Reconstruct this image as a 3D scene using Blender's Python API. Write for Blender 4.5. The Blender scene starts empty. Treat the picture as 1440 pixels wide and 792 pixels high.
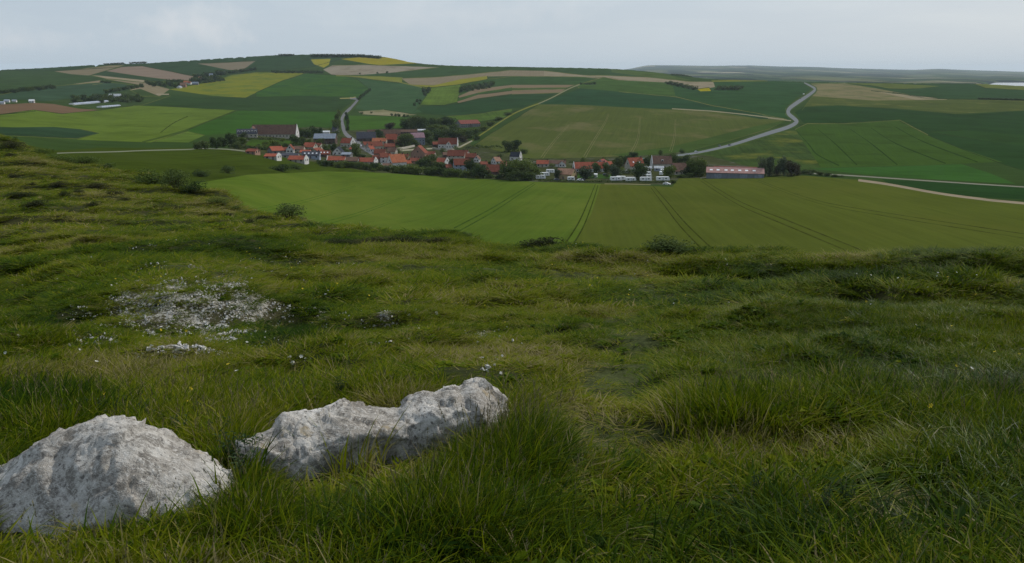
import bpy, math, random
import numpy as np
from mathutils import Vector, noise as mnoise
from mathutils.geometry import delaunay_2d_cdt

random.seed(7)
rng = np.random.default_rng(7)
S = bpy.context.scene
COL = S.collection
R = math.radians

# ------------------------------------------------------------------ camera model (photo measured on a 1440 x 792 sheet)
FPX = 1247.0
PITCH = R(13.35)
CP, SP = math.cos(PITCH), math.sin(PITCH)

def dep(py):                       # slope of the ray through row py: z = dep * Y
    b = (396.0 - np.asarray(py, float)) / FPX
    return (-SP + b * CP) / (CP + b * SP)

def uof(px, py):                   # sideways slope: X = uof * Y
    b = (396.0 - np.asarray(py, float)) / FPX
    return ((np.asarray(px, float) - 720.0) / FPX) / (CP + b * SP)

def project(X, Y, Z):
    d = Y * CP - Z * SP
    h = Y * SP + Z * CP
    d = np.maximum(d, 0.05)
    return 720 + FPX * X / d, 396 - FPX * h / d

def pchip(x, y):
    x = np.asarray(x, float); y = np.asarray(y, float)
    h = np.diff(x); d = np.diff(y) / h
    m = np.zeros_like(y)
    for i in range(1, len(x) - 1):
        if d[i - 1] * d[i] > 0:
            w1 = 2 * h[i] + h[i - 1]; w2 = h[i] + 2 * h[i - 1]
            m[i] = (w1 + w2) / (w1 / d[i - 1] + w2 / d[i])
    m[0] = d[0]; m[-1] = d[-1]
    def f(q):
        q = np.asarray(q, float)
        i = np.clip(np.searchsorted(x, q) - 1, 0, len(x) - 2)
        t = (q - x[i]) / h[i]
        lin = np.where(t < 0, y[0] + m[0] * (q - x[0]), y[-1] + m[-1] * (q - x[-1]))
        t2 = np.clip(t, 0, 1)
        v = ((2 * t2**3 - 3 * t2**2 + 1) * y[i] + (t2**3 - 2 * t2**2 + t2) * h[i] * m[i]
             + (-2 * t2**3 + 3 * t2**2) * y[i + 1] + (t2**3 - t2**2) * h[i] * m[i + 1])
        return np.where((t < 0) | (t > 1), lin, v)
    return f

_tab = rng.random((256, 256))
def vnoise(x, y):
    xi = np.floor(x).astype(int); yi = np.floor(y).astype(int)
    fx = x - xi; fy = y - yi
    fx = fx * fx * (3 - 2 * fx); fy = fy * fy * (3 - 2 * fy)
    g = lambda a, b: _tab[a & 255, b & 255]
    return ((g(xi, yi) * (1 - fx) + g(xi + 1, yi) * fx) * (1 - fy) + (g(xi, yi + 1) * (1 - fx) + g(xi + 1, yi + 1) * fx) * fy) - 0.5

def fnoise(x, y, o=4):
    s = 0; a = 1.0
    for k in range(o):
        s = s + a * vnoise(x * 2**k + 17.3 * k, y * 2**k + 9.1 * k); a *= 0.5
    return s

def sstep(a, b, x):
    t = np.clip((np.asarray(x, float) - a) / (b - a), 0, 1)
    return t * t * (3 - 2 * t)

def inpoly(px, py, poly):
    px = np.asarray(px, float); py = np.asarray(py, float)
    r = np.zeros(px.shape, bool); n = len(poly)
    for i in range(n):
        x1, y1 = poly[i]; x2, y2 = poly[(i + 1) % n]
        c = ((y1 > py) != (y2 > py)) & (px < (x2 - x1) * (py - y1) / (y2 - y1 + 1e-12) + x1)
        r ^= c
    return r

# ------------------------------------------------------------------ near hill: height over the ground plane
NEAR = [(0.5, -1.58), (1.5, -1.60), (2.3, -1.62)]
def _col(px, rows, tail):
    pts = list(NEAR)
    for py, Y in rows: pts.append((Y, float(dep(py)) * Y))
    pts += tail
    a = np.array(pts)
    return (float(uof(px, 300)), pchip(np.log(a[:, 0]), a[:, 1]))
_B = [(792, 2.75), (700, 3.4), (600, 4.7)]
_L = [(792, 2.75), (700, 3.42), (626, 4.42), (592, 4.60)]      # a small ledge in the turf
L1C = [
    _col(-300, _B + [(500, 8.5), (440, 15), (400, 21), (370, 31), (340, 46), (310, 63), (280, 85), (250, 112), (220, 142), (195, 175), (168, 215)], [(300, -24), (420, -50), (600, -84)]),
    _col(0, _B + [(500, 8.5), (440, 14.5), (400, 20), (370, 31), (340, 47), (310, 65), (280, 88), (250, 116), (220, 146), (190, 185)], [(240, -21), (310, -38), (450, -84)]),
    _col(130, _B + [(490, 9.3), (440, 12.2), (392, 15.4), (376, 19.5), (355, 29), (335, 46), (310, 66), (280, 90), (250, 120), (232, 146)], [(175, -21), (230, -35), (400, -84)]),
    _col(220, _B + [(490, 9.3), (440, 11.8), (388, 14.8), (374, 19), (355, 29), (335, 46), (310, 66), (280, 95), (252, 128)], [(160, -22), (230, -40), (380, -84)]),
    _col(300, _B + [(490, 9.3), (440, 12.0), (390, 15.3), (374, 19.5), (355, 29), (335, 46), (310, 68), (290, 88), (272, 110)], [(145, -23), (215, -42), (350, -84)]),
    _col(400, _B + [(500, 8.3), (450, 12.2), (405, 18.5), (378, 24), (355, 33), (335, 48), (320, 66), (305, 86)], [(110, -21), (160, -38), (300, -84)]),
    _col(480, _B + [(540, 6.2), (500, 8.0), (460, 11.2), (420, 16.0), (385, 23.5), (360, 32), (340, 46), (322, 58)], [(80, -18), (130, -36), (270, -84)]),
    _col(620, _B + [(540, 6.1), (500, 7.9), (460, 11), (430, 15), (400, 20.5), (380, 26), (360, 33), (345, 40), (332, 46)], [(64, -15.5), (110, -32), (250, -84)]),
    _col(760, _B + [(540, 6.1), (500, 8.0), (460, 11.2), (430, 15), (405, 19.5), (384, 25.5), (366, 31), (346, 37)], [(52, -13.5), (90, -27), (230, -84)]),
    _col(960, _L + [(540, 6.1), (500, 8.0), (460, 11.0), (430, 14.5), (405, 18.8), (389, 25.0), (380, 25.6), (370, 26.4), (356, 32)], [(46, -12.2), (80, -25), (220, -84)]),
    _col(1150, _L + [(540, 6.1), (500, 7.8), (460, 10.4), (430, 13.5), (408, 17.6), (396, 23.6), (384, 24.2), (371, 24.8), (360, 29)], [(44, -12), (78, -25), (220, -84)]),
    _col(1440, _B + [(540, 6.1), (500, 7.8), (460, 10.3), (430, 13.2), (412, 17.0), (399, 23.4), (386, 24.0), (374, 24.5), (363, 28)], [(42, -11.6), (76, -24.5), (215, -84)]),
    _col(1900, _B + [(540, 6.1), (500, 7.8), (460, 10.3), (430, 13.2), (412, 17.0), (399, 23.4), (386, 24.0), (374, 24.5), (364, 28)], [(42, -11.6), (76, -24.5), (215, -84)]),
]
L1U = np.array([c[0] for c in L1C])

def h1(X, Y, rough=True):
    X = np.asarray(X, float); Y = np.asarray(Y, float)
    Yc = np.maximum(Y, 0.6)
    u = np.clip(X / Yc, L1U[0], L1U[-1])
    ly = np.log(Yc)
    vals = np.stack([c[1](ly) for c in L1C])
    i = np.clip(np.searchsorted(L1U, u) - 1, 0, len(L1U) - 2)
    t = (u - L1U[i]) / (L1U[i + 1] - L1U[i]); t = t * t * (3 - 2 * t)
    z0 = np.take_along_axis(vals, i[None], 0)[0]; z1 = np.take_along_axis(vals, (i + 1)[None], 0)[0]
    z = z0 * (1 - t) + z1 * t
    if rough:
        amp = np.clip(Y * 0.012, 0.03, 0.55)
        lt = sstep(24, 36, Y) * sstep(-.12, -.26, u)
        wob = Y + 3.2 * fnoise(X / 14 + 3, Y / 30, 3)
        saw = (wob / (5.5 + .035 * Yc)) % 1.0
        z = z + lt * (.26 + .0008 * Yc) * (sstep(0, .22, saw) * (1 - sstep(.22, 1, saw)) * 1.6 - .5) * (.35 + 1.3 * np.clip(fnoise(X / 9, Y / 7 + 50, 2) + .35, 0, 1))
        z = z + amp * fnoise(X / (1.1 + Yc * 0.06), Y / (1.1 + Yc * 0.06), 3) + 0.05 * fnoise(X * 1.3, Y * 1.3, 2)
        far = 1 - sstep(30, 60, Y)
        z = z + far * sstep(3.9, 6.5, Y) * (.20 * np.maximum(fnoise(X / .8 + 5, Y / .8, 2), -.12) + .42 * fnoise(X / 2.7, Y / 2.2 + 8, 3) * sstep(5, 10, Y))
    return z

def hit1(px, py):                  # first meeting of a ray with the near hill
    s = float(dep(py)); u = float(uof(px, py))
    Ys = np.exp(np.linspace(math.log(1.2), math.log(260), 900))
    d = h1(u * Ys, Ys) - s * Ys
    k = np.argmax(d > 0) if (d > 0).any() else int(np.argmax(np.where(Ys < 190, d / Ys, -9)))
    Y = float(Ys[k])
    return np.array([u * Y, Y, float(h1(np.array([u * Y]), np.array([Y]))[0])])

# ------------------------------------------------------------------ valley and far hill: distance along each ray of the photo
_sx = [-420, 0, 60, 100, 150, 200, 250, 300, 350, 395, 440, 500, 540, 585, 635, 720, 840, 895, 932, 965, 1000, 1080, 1130, 1190, 1370, 1440, 1860]
_sy = [112, 98, 95.5, 93, 90.5, 89, 86, 82.5, 79.5, 77.2, 76.6, 77.2, 80, 88.5, 92, 94, 96, 99, 103, 107, 111, 113.5, 115, 116, 118, 121, 131]
SKY = pchip(_sx, _sy)
def _c2(px, rows):
    rows = sorted(rows); a = np.array(rows, float)
    return (px, pchip(a[:, 0], np.log(a[:, 1])))
L2C = [
    _c2(-420, [(240, 310), (195, 520), (180, 680), (165, 880), (150, 1150), (130, 1650), (112, 2500)]),
    _c2(0, [(240, 300), (190, 500), (180, 650), (165, 850), (150, 1100), (130, 1500), (115, 2050), (98, 2900)]),
    _c2(150, [(300, 190), (240, 260), (225, 330), (212, 430), (205, 540), (195, 690), (180, 870), (160, 1150), (150, 1300), (130, 1650), (110, 2300), (90, 2950)]),
    _c2(300, [(320, 180), (270, 250), (250, 320), (235, 390), (220, 465), (210, 540), (200, 670), (185, 870), (165, 1150), (150, 1400), (130, 1750), (110, 2300), (95, 2700), (81, 3050)]),
    _c2(480, [(380, 200), (330, 265), (300, 340), (270, 430), (250, 500), (240, 550), (225, 650), (210, 770), (195, 930), (180, 1120), (160, 1430), (140, 1750), (120, 2120), (105, 2450), (90, 2780), (77, 3080)]),
    _c2(620, [(420, 180), (350, 270), (300, 385), (270, 490), (250, 590), (235, 680), (220, 790), (200, 950), (180, 1150), (160, 1420), (140, 1750), (120, 2150), (105, 2500), (90, 2820)]),
    _c2(800, [(420, 180), (350, 258), (300, 365), (270, 468), (252, 575), (238, 680), (222, 810), (205, 920), (190, 1010), (170, 1180), (150, 1420), (135, 1720), (120, 2100), (105, 2500), (95, 2780)]),
    _c2(1000, [(420, 180), (350, 242), (300, 342), (270, 442), (252, 555), (235, 680), (215, 840), (200, 950), (190, 1030), (170, 1200), (150, 1450), (135, 1760), (120, 2180), (110, 2520)]),
    _c2(1200, [(420, 175), (355, 230), (300, 330), (270, 430), (250, 535), (230, 675), (210, 830), (190, 1000), (170, 1200), (150, 1480), (135, 1800), (120, 2280), (115, 2520)]),
    _c2(1440, [(420, 170), (360, 222), (330, 262), (300, 322), (270, 412), (250, 510), (230, 640), (210, 800), (190, 980), (170, 1200), (150, 1500), (135, 1850), (121, 2300)]),
    _c2(1860, [(420, 170), (360, 220), (330, 260), (300, 318), (270, 405), (250, 500), (230, 630), (210, 790), (190, 970), (170, 1200), (150, 1500), (131, 1900)]),
]
L2X = np.array([c[0] for c in L2C], float)

def P2(px, py):
    px = np.asarray(px, float); py = np.asarray(py, float)
    s = SKY(px); q = np.maximum(py, s); over = np.maximum(s - py, 0)
    vals = np.stack([c[1](q) for c in L2C])
    xx = np.clip(px, L2X[0], L2X[-1])
    i = np.clip(np.searchsorted(L2X, xx) - 1, 0, len(L2X) - 2)
    t = (xx - L2X[i]) / (L2X[i + 1] - L2X[i]); t = t * t * (3 - 2 * t) * 0.6 + t * 0.4
    ly = np.take_along_axis(vals, i[None], 0)[0] * (1 - t) + np.take_along_axis(vals, (i + 1)[None], 0)[0] * t
    Y = np.exp(ly)
    z = dep(q) * Y - over * 3.0
    Y2 = Y + over * 30
    return np.stack([uof(px, q) * Y2, Y2, z], -1)

def G(px, py):
    p = P2(np.array([px]), np.array([py]))[0]
    return Vector(p)

# ------------------------------------------------------------------ little builders
def link(o): COL.objects.link(o); return o
def tag(o, label=None, cat=None, group=None, kind=None):
    if label: o['label'] = label
    if cat: o['category'] = cat
    if group: o['group'] = group
    if kind: o['kind'] = kind
    return o
def mesh_obj(name, V, F, mat=None, parent=None, smooth=False):
    me = bpy.data.meshes.new(name)
    me.from_pydata([tuple(map(float, v)) for v in V], [], [tuple(int(i) for i in f) for f in F])
    if smooth: me.shade_smooth()
    if mat: me.materials.append(mat)
    o = bpy.data.objects.new(name, me); link(o)
    if parent: o.parent = parent
    return o
def empty(name, loc, rz=0.0, scale=(1, 1, 1)):
    o = bpy.data.objects.new(name, None); link(o)
    o.empty_display_size = 0.3
    o.location = loc; o.rotation_euler = (0, 0, rz); o.scale = scale
    return o
def copy_tree(o, parent=None):
    c = o.copy(); COL.objects.link(c); c.parent = parent
    for ch in o.children: copy_tree(ch, c)
    return c

# ------------------------------------------------------------------ materials
def lin(c): c = c / 255.0; return c / 12.92 if c <= 0.04045 else ((c + 0.055) / 1.055) ** 2.4
def seen(r, g, b, k=0.78):          # base colour from how a matt surface looks under this pale sky
    return tuple(min(lin(v) * k, 0.85) for v in (r, g, b)) + (1,)
class NT:
    def __init__(s, name):
        s.m = bpy.data.materials.new(name); s.m.use_nodes = True
        s.t = s.m.node_tree; s.n = s.t.nodes; s.b = s.n['Principled BSDF']
    def node(s, ty, **kw):
        n = s.n.new(ty)
        for k, v in kw.items():
            if k.startswith('i_'): n.inputs[k[2:].replace('_', ' ')].default_value = v
            else: setattr(n, k, v)
        return n
    def l(s, a, b): s.t.links.new(a, b)
    def noise(s, vec, scale, detail=3, rough=0.55):
        n = s.node('ShaderNodeTexNoise'); n.inputs['Scale'].default_value = scale
        n.inputs['Detail'].default_value = detail; n.inputs['Roughness'].default_value = rough
        if vec is not None: s.l(vec, n.inputs['Vector'])
        return n.outputs['Fac']
    def ramp(s, fac, stops):
        n = s.node('ShaderNodeValToRGB'); e = n.color_ramp.elements
        while len(e) < len(stops): e.new(0.5)
        for el, (p, c) in zip(e, stops):
            el.position = p; el.color = c if len(c) == 4 else tuple(c) + (1,)
        s.l(fac, n.inputs['Fac']); return n.outputs['Color']
    def mix(s, fac, a, b, mode='MIX'):
        n = s.node('ShaderNodeMix', data_type='RGBA', blend_type=mode)
        for i, v in ((0, fac), (6, a), (7, b)):
            if isinstance(v, (float, int, tuple)): n.inputs[i].default_value = v
            else: s.l(v, n.inputs[i])
        return n.outputs[2]
    def math(s, op, a, b=None):
        n = s.node('ShaderNodeMath', operation=op)
        for i, v in ((0, a), (1, b)):
            if v is None: continue
            if isinstance(v, (float, int)): n.inputs[i].default_value = v
            else: s.l(v, n.inputs[i])
        return n.outputs[0]
    def pos(s): return s.node('ShaderNodeNewGeometry').outputs['Position']
    def objc(s): return s.node('ShaderNodeTexCoord').outputs['Object']
    def mapping(s, vec, rot=(0, 0, 0), scale=(1, 1, 1)):
        n = s.node('ShaderNodeMapping'); n.inputs['Rotation'].default_value = rot; n.inputs['Scale'].default_value = scale
        s.l(vec, n.inputs['Vector']); return n.outputs[0]
    def bump(s, h, strength=0.3, dist=0.1):
        n = s.node('ShaderNodeBump'); n.inputs['Strength'].default_value = strength; n.inputs['Distance'].default_value = dist
        s.l(h, n.inputs['Height']); s.l(n.outputs[0], s.b.inputs['Normal'])
    def fin(s, col, rough=0.9, spec=0.1):
        if isinstance(col, tuple): s.b.inputs['Base Color'].default_value = col
        else: s.l(col, s.b.inputs['Base Color'])
        s.b.inputs['Roughness'].default_value = rough; s.b.inputs['Specular IOR Level'].default_value = spec
        return s.m

def sc(c, k): return tuple(min(max(v * k, 0), 0.9) for v in c[:3]) + (1,)
_fm = {}
def field_mat(name, rgb, ang=0.0, row=1.6, contrast=0.22, patch=70.0, alt=None, altw=0.5, tram=0.0):
    """a crop: rows along one direction, broad patches of thicker and thinner growth"""
    t = NT(name); base = seen(*rgb)
    p = t.pos()
    v = t.mapping(p, rot=(0, 0, -ang), scale=(1, 1, 0))
    rows = t.noise(t.mapping(v, scale=(0.012, 1 / row, 0)), 1.0, 4, 0.65)
    rows2 = t.noise(t.mapping(v, scale=(0.004, 0.25 / row, 0)), 1.0, 3, 0.6)
    pat = t.noise(t.mapping(p, scale=(1 / patch, 1 / patch, 0)), 1.0, 5, 0.6)
    fine = t.noise(t.mapping(p, scale=(0.55, 0.55, 0)), 1.0, 3, 0.7)
    f = t.math('ADD', t.math('MULTIPLY', rows, 0.34), t.math('MULTIPLY', pat, 0.30))
    f = t.math('ADD', f, t.math('MULTIPLY', rows2, 0.2))
    f = t.math('ADD', f, t.math('MULTIPLY', fine, 0.16))
    c = t.ramp(f, [(0.39, sc(base, 1 - contrast * 1.5)), (0.5, base), (0.61, sc(base, 1 + contrast * 1.5))])
    if alt:
        a = t.noise(t.mapping(p, rot=(0, 0, 0.6), scale=(1.4 / patch, 0.8 / patch, 0)), 1.0, 6, 0.65)
        fac = t.ramp(a, [(0.60 - 0.25 * altw, (0, 0, 0)), (0.70 - 0.12 * altw, (1, 1, 1))])
        c = t.mix(fac, c, seen(*alt))
    return t.fin(c, 1.0, 0.0)
# ------------------------------------------------------------------ fields of the valley: outlines measured on the photograph
def z5(*p): return [(x / 4, 60 + y / 4) for x, y in p]
def z6(*p): return [(360 + x / 4, 60 + y / 4) for x, y in p]
def z7(*p): return [(720 + x / 4, 60 + y / 4) for x, y in p]
def z8(*p): return [(1080 + x / 4, 80 + y / 4) for x, y in p]
def strip(pts, w):                  # a way of w (px, py heights) along a line
    n = len(pts); ws = w if isinstance(w, (list, tuple)) else [w] * n
    L, Rr = [], []
    for i, (x, y) in enumerate(pts):
        a = pts[max(i - 1, 0)]; b = pts[min(i + 1, n - 1)]
        dx, dy = b[0] - a[0], b[1] - a[1]; l = math.hypot(dx, dy) or 1
        nx, ny = -dy / l, dx / l
        L.append((x + nx * ws[i] / 2, y + ny * ws[i] / 2)); Rr.append((x - nx * ws[i] / 2, y - ny * ws[i] / 2))
    return L + Rr[::-1]
def spline(pts, k=5):
    out = []; P = [pts[0]] + list(pts) + [pts[-1]]
    for i in range(1, len(P) - 2):
        p0, p1, p2, p3 = (np.array(q, float) for q in P[i - 1:i + 3])
        for j in range(k):
            t = j / k
            out.append(tuple(0.5 * (2 * p1 + (p2 - p0) * t + (2 * p0 - 5 * p1 + 4 * p2 - p3) * t * t + (3 * p1 - p0 - 3 * p2 + p3) * t**3)))
    out.append(tuple(pts[-1])); return out

def wang(a, b):                     # compass of a line of the photo on the ground
    p = G(*a); q = G(*b); return math.atan2(q.y - p.y, q.x - p.x)

DK, MG, LG = (44, 70, 46), (54, 80, 42), (84, 104, 48)
FIELDS = []   # (name, polygon, material key)
MATS = {}
def F(name, poly, rgb, line=None, **kw):
    key = len(FIELDS)
    if rgb[1] > rgb[0] and rgb[1] > rgb[2] and poly is not None and min(q[1] for q in poly) < 200: rgb = (rgb[0] + 3, rgb[1], max(rgb[2] - 6, 10))
    ang = wang(*line) if line else 0.3 * key
    if 'alt' not in kw and name in ('field', 'wheat_field', 'pasture'): kw['alt'] = (rgb[0] * .84 + 3, rgb[1] * .88, rgb[2] * .84); kw['altw'] = .45
    MATS[key] = field_mat(name, rgb, ang, **kw)
    FIELDS.append((name, poly, key))

EXT = [(-420, 60), (1860, 60), (1860, 440), (-420, 440)]
F('terrain', EXT, (52, 74, 42), contrast=0.18)
# --- far hill, left
F('field', [(-420, 100)] + z5((0, 142), (600, 112), (1000, 100), (1440, 70)) + z6((200, 60), (700, 60), (740, 85), (480, 92), (300, 140), (0, 165)) + z5((1440, 168), (1100, 192), (800, 130), (300, 160), (0, 160)) + [(-420, 120)], (48, 72, 50), contrast=.15)
F('field', [(-420, 112)] + z5((0, 158), (300, 165), (500, 185), (570, 210), (350, 242), (130, 247), (0, 268)) + [(-420, 140)], (54, 77, 48))
F('stubble_field', z5((295, 160), (450, 148), (620, 128), (700, 127), (600, 156), (500, 185), (400, 178)), (122, 112, 88), contrast=.15)
F('ploughed_field', z5((598, 160), (700, 134), (800, 132), (1000, 168), (1092, 188), (1080, 211), (950, 209), (780, 187)), (130, 114, 98), contrast=.12)
F('field', z5((520, 182), (598, 162), (780, 190), (950, 212), (900, 222), (822, 214)), (50, 72, 50))
F('stubble_field', z5((508, 184), (560, 186), (832, 214), (822, 224), (600, 203)), (144, 132, 108), contrast=.1)
F('stubble_field', z5((585, 204), (822, 227), (955, 262), (900, 301), (800, 303), (728, 266), (800, 240)), (130, 119, 94), contrast=.12)
F('stubble_field', z5((350, 242), (560, 213), (605, 224), (520, 238), (400, 246)), (134, 122, 98))
F('stubble_field', z5((1110, 118), (1440, 103), (1425, 112), (1360, 158), (1280, 152)), (122, 112, 92), contrast=.1)
F('field', [(-420, 150)] + z5((0, 295), (140, 262), (300, 245), (600, 222), (800, 244), (650, 283), (420, 312), (250, 332), (130, 322), (0, 322)) + [(-420, 158)], (54, 78, 62), line=((30, 138), (150, 120)))
F('pasture', z5((250, 330), (420, 312), (650, 283), (790, 260), (900, 303), (960, 300), (800, 352), (700, 362), (560, 378), (400, 350)), (56, 76, 46))
F('ploughed_field', [(-420, 152)] + z5((0, 348), (200, 339), (300, 345), (440, 371), (562, 379), (480, 396), (350, 402), (200, 385), (0, 406)) + [(-420, 165)], (108, 88, 68), contrast=.12)
F('wheat_field', [(-420, 160)] + z5((0, 404), (190, 379), (350, 400), (562, 380), (750, 354), (900, 358), (1140, 372), (1335, 380), (1060, 490), (850, 562), (430, 546), (560, 510), (450, 490), (0, 474)) + [(-420, 178)], (88, 109, 48), line=((30, 172), (220, 153)), contrast=.12)
F('field', [(-420, 176)] + z5((0, 478), (300, 474), (460, 488), (560, 509), (430, 542), (0, 522)) + [(-420, 195)], (44, 68, 52))
F('field', z5((800, 352), (960, 296), (1150, 312), (1380, 312), (1440, 308)) + z6((150, 304), (520, 305), (560, 322), (470, 385), (0, 381)) + z5((1335, 381), (1140, 372), (900, 358)), (46, 70, 42), line=((220, 145), (480, 145)))
F('rapeseed_field', [(238, 126), (300, 115), (325, 106), (360, 102)] + z6((280, 171), (150, 214), (0, 282)) + [(345, 137.5), (300, 135)], (112, 118, 44), line=((250, 128), (420, 104)), alt=(88, 104, 44), altw=.5, contrast=.1)
F('field', z6((0, 282), (150, 214), (285, 173), (470, 184), (630, 230), (642, 265), (572, 312), (400, 305), (0, 305)), (54, 86, 40), line=((370, 130), (500, 128)), alt=(46, 76, 40), altw=.4)
F('wheat_field', z5((1060, 490), (1335, 381), (1440, 382)) + z6((0, 383), (452, 387), (430, 475), (0, 475)) + z5((1440, 500), (1150, 522), (1055, 505)), (52, 87, 38), line=((330, 160), (470, 160)), contrast=.12)
F('wheat_field', z5((858, 558), (1055, 500), (1150, 522), (1060, 562)), (84, 107, 50))
F('hedge_bank', strip(z5((800, 560), (900, 535), (1040, 495), (1330, 382)), 2.2), (62, 82, 40))
F('rapeseed_field', z6((308, 95), (420, 91), (410, 124), (380, 142), (325, 122)), (140, 134, 44), contrast=.1)
F('rapeseed_field', z6((478, 92), (600, 81), (740, 84), (910, 116), (700, 126), (640, 121)), (140, 130, 30), contrast=.12)
F('fallow_field', z6((378, 152), (430, 128), (620, 125), (1030, 139), (800, 166), (600, 181), (430, 183)), (140, 131, 114), contrast=.1, alt=(118, 108, 88), altw=.5)
F('field', z6((600, 182), (820, 166), (1030, 141), (1440, 136)) + z7((0, 136), (480, 146), (560, 150), (700, 155), (900, 180), (1010, 212), (700, 190), (400, 180), (180, 158), (0, 154)) + z6((1440, 153), (1200, 176), (830, 196)), (52, 78, 48), contrast=.14)
F('wheat_field', z6((510, 187), (700, 190), (825, 197), (820, 226), (700, 212)), (112, 119, 54))
F('stubble_field', z6((815, 202), (1000, 195), (1200, 179), (1440, 154)) + z7((0, 156), (180, 159), (180, 190), (0, 188)) + z6((1290, 191), (1000, 240), (865, 236)), (128, 117, 94), contrast=.12)
F('rapeseed_field', z6((865, 237), (1000, 241), (1150, 206), (1300, 188), (1302, 206), (1130, 238), (980, 252)), (124, 125, 46), contrast=.1)
F('wheat_field', z6((925, 352), (990, 252), (1150, 236), (1140, 292), (1130, 335), (1060, 352)), (84, 107, 48), line=((600, 148), (615, 122)))
F('field', z6((1140, 250), (1300, 207), (1440, 190)) + z7((0, 190), (200, 191), (520, 195), (350, 240), (0, 240)) + z6((1440, 240), (1160, 296)), (52, 80, 46))
F('stubble_field', z6((1138, 302), (1230, 262), (1440, 238)) + z7((0, 238), (355, 238), (310, 253), (0, 256)) + z6((1440, 252), (1250, 282), (1145, 310)), (124, 108, 86), contrast=.1)
F('field', z6((1145, 312), (1250, 283), (1440, 254)) + z7((0, 257), (310, 254), (300, 262), (0, 267)) + z6((1440, 271), (1250, 292), (1132, 332)), (56, 84, 46))
F('stubble_field', z6((1130, 333), (1250, 293), (1440, 270)) + z7((0, 268), (302, 261), (275, 282), (0, 290)) + z6((1440, 288), (1250, 313), (1140, 340)), (122, 106, 84), contrast=.1)
F('field', z6((935, 357), (1080, 352), (1250, 318), (1440, 292)) + z7((0, 292), (255, 284), (60, 366), (0, 369)) + z6((1440, 371), (1250, 402), (1080, 413), (880, 392)), (43, 70, 46), line=((590, 155), (740, 140)))
F('field', z6((560, 198), (830, 230), (962, 256), (960, 292), (900, 372), (940, 392), (870, 402), (560, 374), (592, 312), (645, 268)), (57, 84, 58), line=((510, 140), (590, 125)), alt=(52, 80, 46), altw=.4)
F('pasture', z6((508, 410), (830, 416), (870, 420), (820, 500), (700, 516), (530, 522), (500, 480)), (60, 92, 40))
F('fallow_field', z6((575, 388), (720, 377), (905, 405), (830, 417), (600, 403)), (134, 127, 98), contrast=.1, alt=(96, 102, 62), altw=.3)
F('wheat_field', z6((1075, 415), (1250, 402), (1440, 372), (1440, 384), (1400, 420), (1250, 445), (1130, 432)), (74, 99, 48))
F('rough_bank', z6((1120, 520), (1240, 450), (1400, 420), (1440, 388)) + [(757, 146)] + [(717, 163), (677, 188), (646, 209)], (52, 70, 38), contrast=.3, row=5)
F('fallow_field', [(664, 206), (690, 188), (720, 170), (757, 147), (800, 147), (900, 152), (1000, 156.5), (1070, 163), (1106, 169), (1082, 182), (1022, 199), (962, 214), (890, 220), (800, 223), (735, 223), (690, 210)], (76, 88, 48), line=((790, 222), (830, 175)), alt=(100, 98, 62), altw=.36, patch=95, contrast=.12)
F('verge', [(965, 213), (1022, 198), (1082, 181), (1106, 169), (1060, 178), (1000, 193), (940, 207), (900, 212), (860, 218), (890, 222)], (62, 84, 44))
F('field', z7((560, 150), (850, 174), (1010, 212), (780, 196), (560, 166)), (72, 92, 50))
F('stubble_field', z7((180, 159), (400, 184), (520, 186), (760, 195), (1000, 219), (1132, 221), (1142, 250), (1050, 266), (900, 226), (600, 211), (350, 191), (180, 190)), (140, 129, 106), contrast=.1, alt=(116, 108, 84), altw=.3)
F('field', z7((355, 240), (520, 195), (600, 211), (900, 226), (922, 306), (600, 276), (380, 258)), (62, 88, 46), line=((830, 120), (940, 125)))
F('field', z7((150, 345), (382, 258), (600, 276), (922, 306), (1130, 355), (1400, 402), (1545, 432), (1400, 430), (1120, 384), (720, 368), (400, 351)), (42, 72, 50), line=((780, 143), (1000, 148)))
F('field', z7((922, 304), (900, 226), (1050, 267), (1142, 250), (1132, 216), (1440, 212)) + z8((0, 132), (195, 146), (240, 182), (165, 225), (98, 285), (98, 325), (140, 362), (0, 345)) + z7((1440, 418), (1400, 402), (1130, 355)), (47, 77, 48), line=((1000, 130), (1110, 130)))
F('rapeseed_field', z7((1042, 262), (1110, 252), (1122, 272), (1060, 274)), (150, 140, 28))
F('field', z7((1120, 213), (1300, 208), (1440, 213), (1440, 217), (1130, 221)), (110, 115, 52))
F('field', z8((205, 146), (430, 138), (1160, 140), (1440, 150)) + [(1860, 128), (1860, 140)] + z8((1440, 240), (1200, 238), (900, 236), (700, 200)), (47, 74, 46))
F('stubble_field', z8((243, 150), (430, 149), (600, 176), (830, 220), (1025, 241), (600, 247), (250, 222), (262, 190)), (120, 113, 80), contrast=.14, alt=(92, 98, 56), altw=.4)
F('stubble_field', z8((580, 190), (700, 204), (1030, 241), (830, 241)), (140, 130, 104))
F('wheat_field', z8((430, 147), (700, 150), (968, 165), (850, 178), (760, 183), (680, 180), (560, 160)), (86, 99, 52))
F('wheat_field', z8((1155, 152), (1440, 163)) + [(1860, 124), (1860, 130)] + z8((1440, 187), (1225, 177)), (96, 106, 54))
F('field', z8((190, 300), (250, 222), (600, 247), (1025, 242), (1440, 244)) + [(1860, 144), (1860, 160)] + z8((1440, 302), (1050, 321), (700, 288), (350, 274), (200, 282)), (72, 85, 46), alt=(98, 100, 50), altw=.25, line=((1130, 146), (1400, 150)))
F('field', z8((150, 312), (200, 281), (400, 273), (800, 301), (1100, 326), (1440, 302)) + [(1860, 160), (1860, 260)] + z8((1440, 640), (1320, 604), (1100, 522), (900, 442), (740, 360), (450, 381), (200, 372)), (40, 67, 38), line=((1130, 160), (1400, 170)), contrast=.14)
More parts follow.
